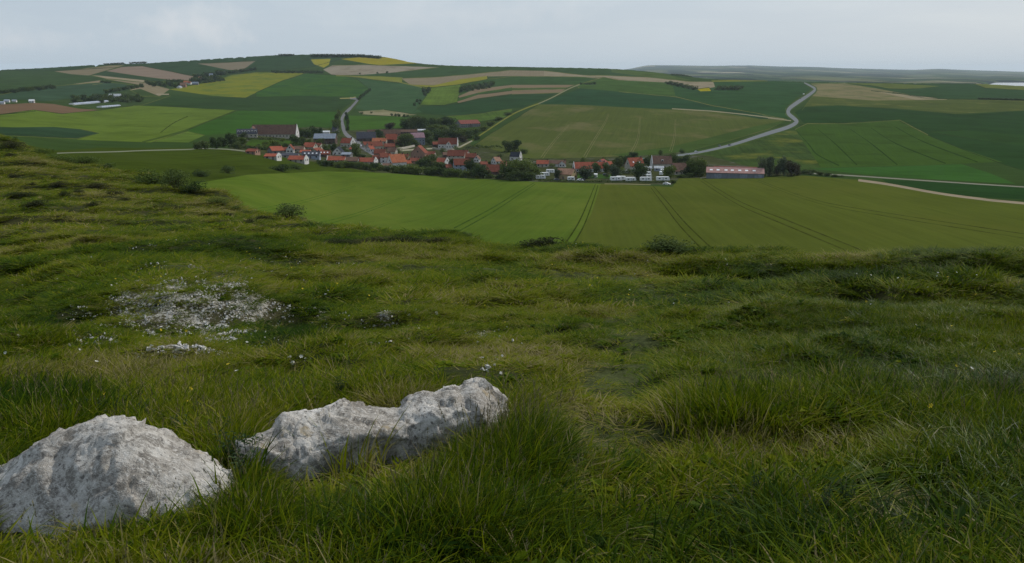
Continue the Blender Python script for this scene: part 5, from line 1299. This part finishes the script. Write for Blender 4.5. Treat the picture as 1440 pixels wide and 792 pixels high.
def rest_of_trees(L):               # beyond three hundred: the smallest, farthest trees as one mass
    V = []; Fq = []
    for i, (px, py, w, h, k, *_r) in enumerate(L):
        me = FARTR['dark'][i % 3]; n = len(me.vertices); co = np.empty(n * 3); me.vertices.foreach_get('co', co); co = co.reshape(-1, 3)
        p = G(px, py); m = p.y / FPX; a = random.random() * 6.28; c, s = math.cos(a), math.sin(a)
        x = (co[:, 0] * c - co[:, 1] * s) * w * m * 1.18; y = (co[:, 0] * s + co[:, 1] * c) * w * m * 1.18
        i0 = len(V); V += list(np.column_stack([x + p.x, y + p.y, co[:, 2] * h * m * 1.06 + p.z - .3])); Fq += [tuple(v + i0 for v in f.vertices) for f in me.polygons]
    o = mesh_obj('trees', V, Fq, LM['dark']); tag(o, 'tiny dark trees of the farthest woods, skylines and hedges', None, None, 'stuff')
rest_of_trees(ALLT[292:])
_vg = [f for f in FIELDS if f[0] == 'village_ground'][0][1]
_k = 0; _g = np.random.default_rng(77)
while _k < 125:                      # garden bushes
    _x, _y = 330 + 640 * _g.random(), 184 + 66 * _g.random()
    if not inpoly(np.array([_x]), np.array([_y]), _vg)[0] or (_x > 560 and _y < 205) or abs(_x - (487 + (_y - 190) * 1.1)) < 8: continue
    bush(_x, _y, 6 + 7 * _g.random(), 3.5 + 5 * _g.random(), 'mid' if _g.random() < .5 else 'dark', 'garden bush growing between the houses of the village', 'garden bushes between the houses', near=False); _k += 1
hedge_run('low clipped dark hedge between the campsite and the wheat field', [(757, 255.3), (800, 256), (850, 256.8), (900, 257.2), (943, 257.5)], 2.8, 'dark')
hedge_run('dark hedge below the manor lawn, left of the orange roofs', [(322, 209), (345, 209.5), (376, 211.5)], 4.5, 'dark')
hedge_run('dark clipped hedge along the foot of the manor wall', [(352, 196), (380, 197), (412, 198)], 3.0, 'dark')
hedge_run('dark wild hedge along the foot of the big field, left of the slate cottage', [(655, 209), (672, 208), (690, 208.5), (707, 209)], 4.0, 'dark')
hedge_run('green clipped hedge in front of the broad brown-roofed house', [(944, 249.5), (958, 250), (972, 250.3)], 3.4, 'mid')
hedge_run('dark hedge behind the row of bungalows under the big field', [(800, 229.5), (825, 229), (845, 229)], 2.2, 'dark')
hedge_run('thin hedge climbing the pale wheat of the far left slope', [(226, 187), (232, 182), (245, 173), (264, 164)], .7, 'mid')
# --- shrubs of the near slope
NS = [
 ('big dark green bush highest in the row on the left ridge', [(216, 261, 44, 22, 'mid')]), ('dense dark bush in the middle of the row on the left ridge', [(248, 266, 36, 26, 'dark')]), ('dark bush right of the densest one, low on the left ridge', [(272, 272, 30, 18, 'dark')]),
 ('low bush trailing down at the lower end of the ridge row', [(308, 287, 32, 10, 'mid')]), ('single rounded dark bush standing at the edge of the bright wheat', [(407, 308, 40, 20, 'dark')]), ('small brown shrub left below the rounded bush at the wheat edge', [(350, 317, 20, 9, 'scrub')]),
 ('long low brown shrub patch in the middle of the left slope', [(238, 296, 54, 9, 'scrub')]), ('dark flat shrub high on the left slope', [(137, 266, 28, 7, 'scrub')]), ('dark brown shrub lowest of the cluster on the left slope', [(130, 292, 22, 9, 'scrub')]),
 ('dark spiky shrub nearest the left edge, upper one', [(20, 251, 12, 7, 'scrub')]), ('wide dark shrub patch near the left edge', [(28, 279, 40, 7, 'scrub')]), ('brown shrub mound below the wide patch near the left edge', [(50, 291, 30, 10, 'scrub')]),
 ('small dark shrub of the scattered group on the left slope', [(35, 268, 12, 6, 'scrub'), (110, 273, 16, 6, 'scrub'), (82, 263, 20, 8, 'scrub'), (92, 276, 16, 7, 'scrub'), (160, 275, 26, 6, 'scrub'), (175, 283, 14, 5, 'scrub'), (294, 303, 8, 4, 'scrub'), (322, 305, 14, 5, 'scrub'), (45, 261, 10, 5, 'scrub'), (78, 252, 12, 4, 'scrub')]),
 ('dark bush in the ragged row along the top left hill edge', [(16, 209, 34, 9, 'scrub'), (52, 209, 36, 9, 'mid'), (88, 210, 40, 11, 'mid'), (120, 211, 34, 11, 'mid'), (148, 214, 20, 9, 'dark'), (104, 225, 30, 6, 'scrub'), (15, 222, 16, 6, 'scrub')]),
 ('tiny round tree-like bush at the top left of the slope', [(21, 199, 7, 8, 'dark')]),
 ('bush of the low fringe along the ridge below the bright wheat', [(345, 302, 26, 6, 'mid'), (370, 310, 26, 6, 'scrub'), (330, 296, 20, 6, 'mid'), (440, 318, 30, 7, 'mid'), (462, 321, 22, 6, 'mid')]),
 ('low dark brown shrub on the hill edge between the tractor tracks', [(762, 345, 54, 17, 'scrub')]), ('dark spreading bush on the hill edge in front of the olive wheat', [(941, 356, 58, 22, 'dark')]), ('small dark bush on the hill edge at the left of the tractor tracks', [(655, 336, 16, 11, 'dark')]),
 ('low brown shrub along the hill edge left of the small dark bush', [(636, 335, 20, 5, 'scrub'), (985, 357, 30, 6, 'scrub'), (1240, 360, 20, 5, 'scrub')]),
 ('grey-brown heathery shrub on the mound below the wheat', [(520, 345, 60, 12, 'scrub'), (570, 343, 56, 12, 'scrub'), (475, 347, 44, 10, 'scrub'), (610, 343, 40, 9, 'scrub')]),
]
for lb, L in NS:
    for px, py, w, h, k in L: bush(px, py, w, h, k, lb, 'shrubs on the near slope')
for lb, L in (('left one of two round bushes on the green flank', [(283, 248.5, 22, 10)]), ('right one of two round bushes on the green flank', [(320, 243.5, 19, 10)]), ('large dark bush on the flank just below the village', [(395, 240.5, 32, 11), (417, 238, 16, 7)])):
    for px, py, w, h in L: bush(px, py, w, h, 'dark', lb, 'bushes on the green flank', near=False)
# ------------------------------------------------------------------ vehicles
def paint(name, c): return flat_mat(name, c, .3, .5)
PW = paint('white_paint', (.78, .78, .76)); PD = paint('dark_paint', (.04, .045, .055)); PS = paint('silver_paint', (.42, .43, .45)); PR = paint('red_paint', (.35, .04, .03)); RUB = flat_mat('rubber', (.02, .02, .02), .9)
def wheels(root, xs, y, r=.31):
    for x in xs:
        for s in (-1, 1):
            V = []; Fq = []
            for k in range(14):
                a = k * 2 * math.pi / 14
                for yy in (-.1, .1): V.append((r * math.cos(a), yy, r * math.sin(a)))
            for k in range(14): i = 2 * k; j = (i + 2) % 28; Fq.append((i, i + 1, j + 1, j))
            Fq.append(tuple(range(0, 28, 2))); Fq.append(tuple(range(1, 28, 2))[::-1])
            w = mesh_obj('wheel', V, Fq, RUB, root); w.location = (x, s * y, r)
def car(loc, rz, pm, label, group):
    o = empty('car', loc, rz)
    def pr(prof, hw, ins): # side profile in (x,z), narrower at the top
        n = len(prof); V = []
        for s in (-1, 1): V += [(x, s * (hw - ins * max(0, z - .8)), z) for x, z in prof]
        return V, [tuple(range(n)), tuple(range(n, 2 * n))[::-1]] + [(j, n + j, n + (j + 1) % n, (j + 1) % n) for j in range(n)]
    V, Fq = pr([(-2.1, .25), (2.1, .25), (2.12, .6), (1.9, .82), (1.0, .92), (.35, 1.42), (-1.15, 1.46), (-1.85, .98), (-2.1, .9)], .86, .35)
    mesh_obj('body', V, Fq, pm, o)
    V, Fq = pr([(-1.62, .98), (.86, .96), (.30, 1.37), (-1.1, 1.40)], .885, .36); mesh_obj('window', V, Fq, GLASS, o)
    wheels(o, (-1.3, 1.3), .8); return tag(o, label, 'car', group)
def caravan(loc, rz, label, group, L=5.6, motor=False):
    o = empty('motorhome' if motor else 'caravan', loc, rz); h = L / 2
    prof = [(-h, .45), (h, .45), (h + .12, 1.2), (h - .25, 2.45), (h - .6, 2.62), (-h + .4, 2.62), (-h - .05, 2.3)]
    n = len(prof); V = [(x, s * 1.1, z) for s in (-1, 1) for x, z in prof]
    mesh_obj('body', V, [tuple(range(n)), tuple(range(n, 2 * n))[::-1]] + [(j, n + j, n + (j + 1) % n, (j + 1) % n) for j in range(n)], PW, o)
    for x in (-h * .55, h * .45): MB().box(x - .55, x + .55, -1.13, -1.103, 1.3, 1.9).build('window', GLASS, o)
    MB().box(-.3, .3, -1.13, -1.103, .6, 2.25).build('door', PS, o)
    MB().box(h + .05, h + .14, -.8, .8, 1.35, 1.9).build('window', GLASS, o)
    if not motor: MB().box(h, h + 1.2, -.06, .06, .42, .52).build('drawbar', PS, o)
    wheels(o, (-h * .6, h * .6) if motor else (0,), .95, .34)
    return tag(o, label, 'motorhome' if motor else 'caravan', group)
CV = [('white motorhome nearest the large green trees, front one', 760, 252, 6.5, 1, 10), ('white motorhome behind the front one by the large green trees', 766, 248, 6.5, 1, 24), ('white caravan behind the tan-roofed house, at its left corner', 774, 243.5, 6, 0, 0),
      ('low white caravan in front of the tan-roofed house wall', 803, 254.5, 4.5, 0, 0), ('white camper standing alone on the campsite lawn', 837.5, 250, 5.2, 1, 80), ('white caravan with awning, left of the darkest tree', 866, 254.5, 7, 0, 6), ('white caravan right beside the awning caravan', 873, 253.5, 6, 0, -12), ('white caravan just right of the darkest campsite tree, front', 887, 255.5, 6, 0, 5),
      ('white caravan left of the gravel lane, front', 908, 255, 7, 0, 4), ('white caravan left of the gravel lane, back', 909, 251, 6.5, 0, 0), ('small white caravan left of the gravel lane, highest', 909.5, 247, 6, 0, -5), ('large white caravan right of the gravel lane', 932, 254.5, 8, 0, 0), ('white caravan behind the large one right of the gravel lane', 930, 246.5, 4, 0, 70), ('white caravan at the back under the mobile homes', 931, 243, 4, 0, 80), ('white caravan far left of the dark tree by the pale house', 878, 244.5, 6, 0, 10)]
for lb, px, py, L, mh, a in CV: caravan(G(px, py), R(a), lb, 'caravans and motorhomes on the campsite', L, bool(mh))
def ang_road(a, b): p, q = G(*a), G(*b); return math.atan2(q.y - p.y, q.x - p.x)
CARS = [('white car parked alone on the wheat edge outside the campsite hedge', 937.5, 260, R(-20), PW), ('dark car parked before the wide grey-green tree', 819, 254, R(5), PD), ('dark car parked before the grey-green tree of the tan-roofed house', 783.5, 254.2, R(5), PD), ('white car beside the dark one under the wide grey-green tree', 816, 255, R(10), PW), ('dark blue car parked right of the white camper', 852, 247, R(0), PD),
        ('silver car on the main road nearest the village', 979, 214.3, ang_road((960, 217), (985, 214)), PS), ('dark car on the main road right of the silver car', 1026, 204.6, ang_road((1010, 209), (1028, 204)), PD), ('dark car pulled off left of the main road', 1012, 206, ang_road((1010, 209), (1028, 204)), PD),
        ('dark car on the upper bend of the main road', 1126, 139, ang_road((1121, 144), (1137, 134)), PD),
        ('silver car parked at the top of the village street', 508, 206, ang_road((500, 199), (514, 209)), PS), ('white car parked in front of the hall', 467, 205.5, R(10), PW), ('second white car parked in front of the hall', 461, 206, R(4), PS), ('white car parked by the two-storey white house', 538, 233.5, R(-30), PW), ('white car at the lower street end above the hedgerow', 547, 238, R(10), PW), ('grey car on the village street', 525, 216, ang_road((514, 209), (531, 219)), PD)]
for lb, px, py, a, m in CARS: car(G(px, py) + Vector((0, 0, .03)), a, m, lb, 'cars around the village')
caravan(G(1130, 133.3), ang_road((1128, 138), (1137, 134)), 'white van on the upper bend of the main road', 'cars around the village', 6, True)['category'] = 'van'

# ------------------------------------------------------------------ broad-leaved weeds by the boulders
WM = leaf_mat('weed_leaves', (.030, .055, .022), (.055, .088, .034), (.085, .125, .055), .3)
def weed_mesh(seed):
    g = np.random.default_rng(seed); V = []; Fq = []; SV = []; SF = []
    for s in range(6):
        a = g.random() * 6.28; lean = .25 * g.random() + .05; h = .7 + .4 * g.random(); i0 = len(SV)
        P = [Vector((math.cos(a) * lean * (t ** 1.5) + .06 * math.cos(a), math.sin(a) * lean * (t ** 1.5) + .06 * math.sin(a), h * t)) for t in np.linspace(0, 1, 5)]
        for p in P:
            for q in range(4): SV.append(p + Vector((.012 * math.cos(q * 1.57), .012 * math.sin(q * 1.57), 0)))
        for k in range(4):
            for q in range(4): SF.append((i0 + 4 * k + q, i0 + 4 * k + (q + 1) % 4, i0 + 4 * k + 4 + (q + 1) % 4, i0 + 4 * k + 4 + q))
        for j in range(16):
            t = .15 + .85 * j / 15; p = Vector((math.cos(a) * lean * t ** 1.5 + .06 * math.cos(a), math.sin(a) * lean * t ** 1.5 + .06 * math.sin(a), h * t))
            b = j * 2.4 + g.random(); L = (.28 - .16 * t) * (.7 + .6 * g.random()); wd = L * .26
            d = Vector((math.cos(b), math.sin(b), .35 + .3 * g.random())); d.normalize(); n = d.cross(Vector((0, 0, 1))).normalized()
            i0 = len(V); V += [p, p + d * L * .45 + n * wd + Vector((0, 0, .01)), p + d * L - Vector((0, 0, L * .22)), p + d * L * .45 - n * wd + Vector((0, 0, .01))]; Fq += [(i0, i0 + 1, i0 + 2), (i0, i0 + 2, i0 + 3)]
    lm = bpy.data.meshes.new('leaves'); lm.from_pydata([tuple(v) for v in V], [], Fq); lm.materials.append(WM)
    sm = bpy.data.meshes.new('stem'); sm.from_pydata([tuple(v) for v in SV], [], SF); sm.materials.append(WM); return lm, sm
WD = [weed_mesh(11 + i) for i in range(3)]
def weed(px, py, h, label):
    p = hit1(px, py); o = empty('leafy_weed', p - np.array([0, 0, .01]), random.random() * 6, (h * .8, h * .8, h))
    lm, sm = WD[int(px) % 3]
    for n_, m_ in (('leaves', lm), ('stem', sm)): c = bpy.data.objects.new(n_, m_); link(c); c.parent = o
    tag(o, label, 'weed', 'leafy weeds in the grass')
for px, py, h in ((336, 672, .22), (352, 676, .20), (326, 664, .19), (364, 668, .17), (345, 694, .20), (300, 625, .14), (322, 628, .15)): weed(px, py, h, 'leafy green weed growing in the gap between the two boulders')
for px, py, h in ((120, 597, .17), (145, 600, .16), (170, 596, .15), (200, 604, .16), (228, 612, .15), (90, 604, .15), (255, 622, .16), (280, 600, .14)): weed(px, py, h, 'leafy grey-green weed standing just behind the rounded boulder')
for px, py, h in ((1160, 735, .15), (1190, 720, .14), (1060, 705, .13), (480, 560, .16), (1235, 745, .14)): weed(px, py, h, 'single leafy weed rising out of the open grass away from the boulders')
# ------------------------------------------------------------------ air, sky, light, camera
def air():
    m = bpy.data.materials.new('air'); m.use_nodes = True; t = m.node_tree
    for n in list(t.nodes): t.nodes.remove(n)
    out = t.nodes.new('ShaderNodeOutputMaterial'); v = t.nodes.new('ShaderNodeVolumePrincipled')
    v.inputs['Color'].default_value = (.76, .89, 1.0, 1); v.inputs['Density'].default_value = 3.0e-5; v.inputs['Anisotropy'].default_value = 0.1
    t.links.new(v.outputs[0], out.inputs['Volume'])
    x, y0, y1, z0, z1 = 26000, -2500, 23000, -88, 150
    V = [(-x, y0, z0), (x, y0, z0), (x, y1, z0), (-x, y1, z0), (-x, y0, z1), (x, y0, z1), (x, y1, z1), (-x, y1, z1)]
    o = mesh_obj('haze', V, [(3, 2, 1, 0), (4, 5, 6, 7), (0, 1, 5, 4), (1, 2, 6, 5), (2, 3, 7, 6), (3, 0, 4, 7)], m)
    tag(o, 'thin pale haze over the whole valley', None, None, 'stuff')
air()

SUN_EL, SUN_AZ = 40, 44           # degrees; azimuth clockwise from the way the camera looks
W = bpy.data.worlds.new('World'); S.world = W; W.use_nodes = True
t = W.node_tree; bg = t.nodes['Background']; bg.inputs['Strength'].default_value = .1
sky = t.nodes.new('ShaderNodeTexSky'); sky.sky_type = 'NISHITA'; sky.sun_disc = False
sky.sun_elevation = R(SUN_EL); sky.sun_rotation = R(SUN_AZ); sky.altitude = 100; sky.air_density = 1.0; sky.dust_density = 4.0; sky.ozone_density = 1.2
tc = t.nodes.new('ShaderNodeTexCoord'); sp = t.nodes.new('ShaderNodeSeparateXYZ'); t.links.new(tc.outputs['Generated'], sp.inputs[0])
# flat cloud sheet: direction projected on a ceiling
mp = t.nodes.new('ShaderNodeMapping'); mp.inputs['Scale'].default_value = (2.2, 2.2, 11); t.links.new(tc.outputs['Generated'], mp.inputs[0])
nz = t.nodes.new('ShaderNodeTexNoise'); nz.inputs['Scale'].default_value = 2.4; nz.inputs['Detail'].default_value = 6; nz.inputs['Roughness'].default_value = .58; nz.inputs['Distortion'].default_value = .3
t.links.new(mp.outputs[0], nz.inputs['Vector'])
rp = t.nodes.new('ShaderNodeValToRGB'); e = rp.color_ramp.elements
e[0].position = .42; e[0].color = (4.5, 5.5, 6.65, 1); e[1].position = .66; e[1].color = (5.95, 6.75, 7.5, 1)
t.links.new(nz.outputs['Fac'], rp.inputs[0])
# brighter, whiter band low down
mr = t.nodes.new('ShaderNodeMapRange'); mr.inputs['From Min'].default_value = 0.0; mr.inputs['From Max'].default_value = .16; mr.inputs['To Min'].default_value = 1; mr.inputs['To Max'].default_value = 0
t.links.new(sp.outputs['Z'], mr.inputs['Value'])
mx0 = t.nodes.new('ShaderNodeMix'); mx0.data_type = 'RGBA'; t.links.new(mr.outputs[0], mx0.inputs[0]); t.links.new(rp.outputs[0], mx0.inputs[6]); mx0.inputs[7].default_value = (6.2, 7.2, 8.1, 1)
# two small white clouds high on the left
def _dir(px, py):
    v = Vector(((px - 720) / FPX, CP + (396 - py) / FPX * SP, -SP + (396 - py) / FPX * CP)); return v.normalized()
cl = mx0.outputs[2]
for (cx, cy, rx, ry, am) in ((275, 38, .075, .022, .75), (20, 56, .060, .015, .55), (640, 20, .16, .02, .25)):
    d = _dir(cx, cy); sb = t.nodes.new('ShaderNodeVectorMath'); sb.operation = 'SUBTRACT'; t.links.new(tc.outputs['Generated'], sb.inputs[0]); sb.inputs[1].default_value = d
    ml = t.nodes.new('ShaderNodeVectorMath'); ml.operation = 'MULTIPLY'; t.links.new(sb.outputs[0], ml.inputs[0]); ml.inputs[1].default_value = (1 / rx, 1 / rx, 1 / ry)
    ln = t.nodes.new('ShaderNodeVectorMath'); ln.operation = 'LENGTH'; t.links.new(ml.outputs[0], ln.inputs[0])
    n2 = t.nodes.new('ShaderNodeTexNoise'); n2.inputs['Scale'].default_value = 38; n2.inputs['Detail'].default_value = 6; t.links.new(tc.outputs['Generated'], n2.inputs['Vector'])
    a1 = t.nodes.new('ShaderNodeMath'); a1.operation = 'MULTIPLY_ADD'; t.links.new(n2.outputs['Fac'], a1.inputs[0]); a1.inputs[1].default_value = 2.2; a1.inputs[2].default_value = -.75
    s1 = t.nodes.new('ShaderNodeMath'); s1.operation = 'SUBTRACT'; t.links.new(a1.outputs[0], s1.inputs[0]); t.links.new(ln.outputs['Value'], s1.inputs[1])
    m1 = t.nodes.new('ShaderNodeMapRange'); m1.inputs['From Min'].default_value = -.65; m1.inputs['From Max'].default_value = .6; m1.inputs['To Max'].default_value = am; t.links.new(s1.outputs[0], m1.inputs['Value'])
    mc = t.nodes.new('ShaderNodeMix'); mc.data_type = 'RGBA'; t.links.new(m1.outputs[0], mc.inputs[0]); t.links.new(cl, mc.inputs[6]); mc.inputs[7].default_value = (8.6, 8.8, 9.1, 1); cl = mc.outputs[2]
mx = t.nodes.new('ShaderNodeMix'); mx.data_type = 'RGBA'; mx.inputs[0].default_value = .82
t.links.new(sky.outputs[0], mx.inputs[6]); t.links.new(cl, mx.inputs[7]); t.links.new(mx.outputs[2], bg.inputs['Color'])

ld = bpy.data.lights.new('sun', 'SUN'); ld.energy = 3.0; ld.angle = R(2); ld.color = (1, .95, .87)
lo = bpy.data.objects.new('sun', ld); link(lo)
lo.rotation_euler = Vector((math.sin(R(SUN_AZ)) * math.cos(R(SUN_EL)), math.cos(R(SUN_AZ)) * math.cos(R(SUN_EL)), math.sin(R(SUN_EL)))).to_track_quat('Z', 'Y').to_euler()

cd = bpy.data.cameras.new('camera'); cam = bpy.data.objects.new('camera', cd); link(cam)
cd.sensor_width = 36; cd.lens = 36 * FPX / 1440; cd.clip_start = .05; cd.clip_end = 40000
cam.location = (0, 0, 0); cam.rotation_euler = (math.pi / 2 - PITCH, 0, 0)
S.camera = cam
S.view_settings.view_transform = 'Standard'; S.view_settings.look = 'None'; S.view_settings.gamma = 1; S.view_settings.exposure = 0.0; S.view_settings.use_curve_mapping = False
S.cycles.use_denoising = True; S.cycles.denoiser = 'OPENIMAGEDENOISE'; S.cycles.denoising_input_passes = 'RGB_ALBEDO_NORMAL'; S.cycles.denoising_prefilter = 'NONE'
S.cycles.max_bounces = 5; S.cycles.diffuse_bounces = 3; S.cycles.transmission_bounces = 3; S.cycles.glossy_bounces = 2; S.cycles.transparent_max_bounces = 4
S.cycles.use_adaptive_sampling = False
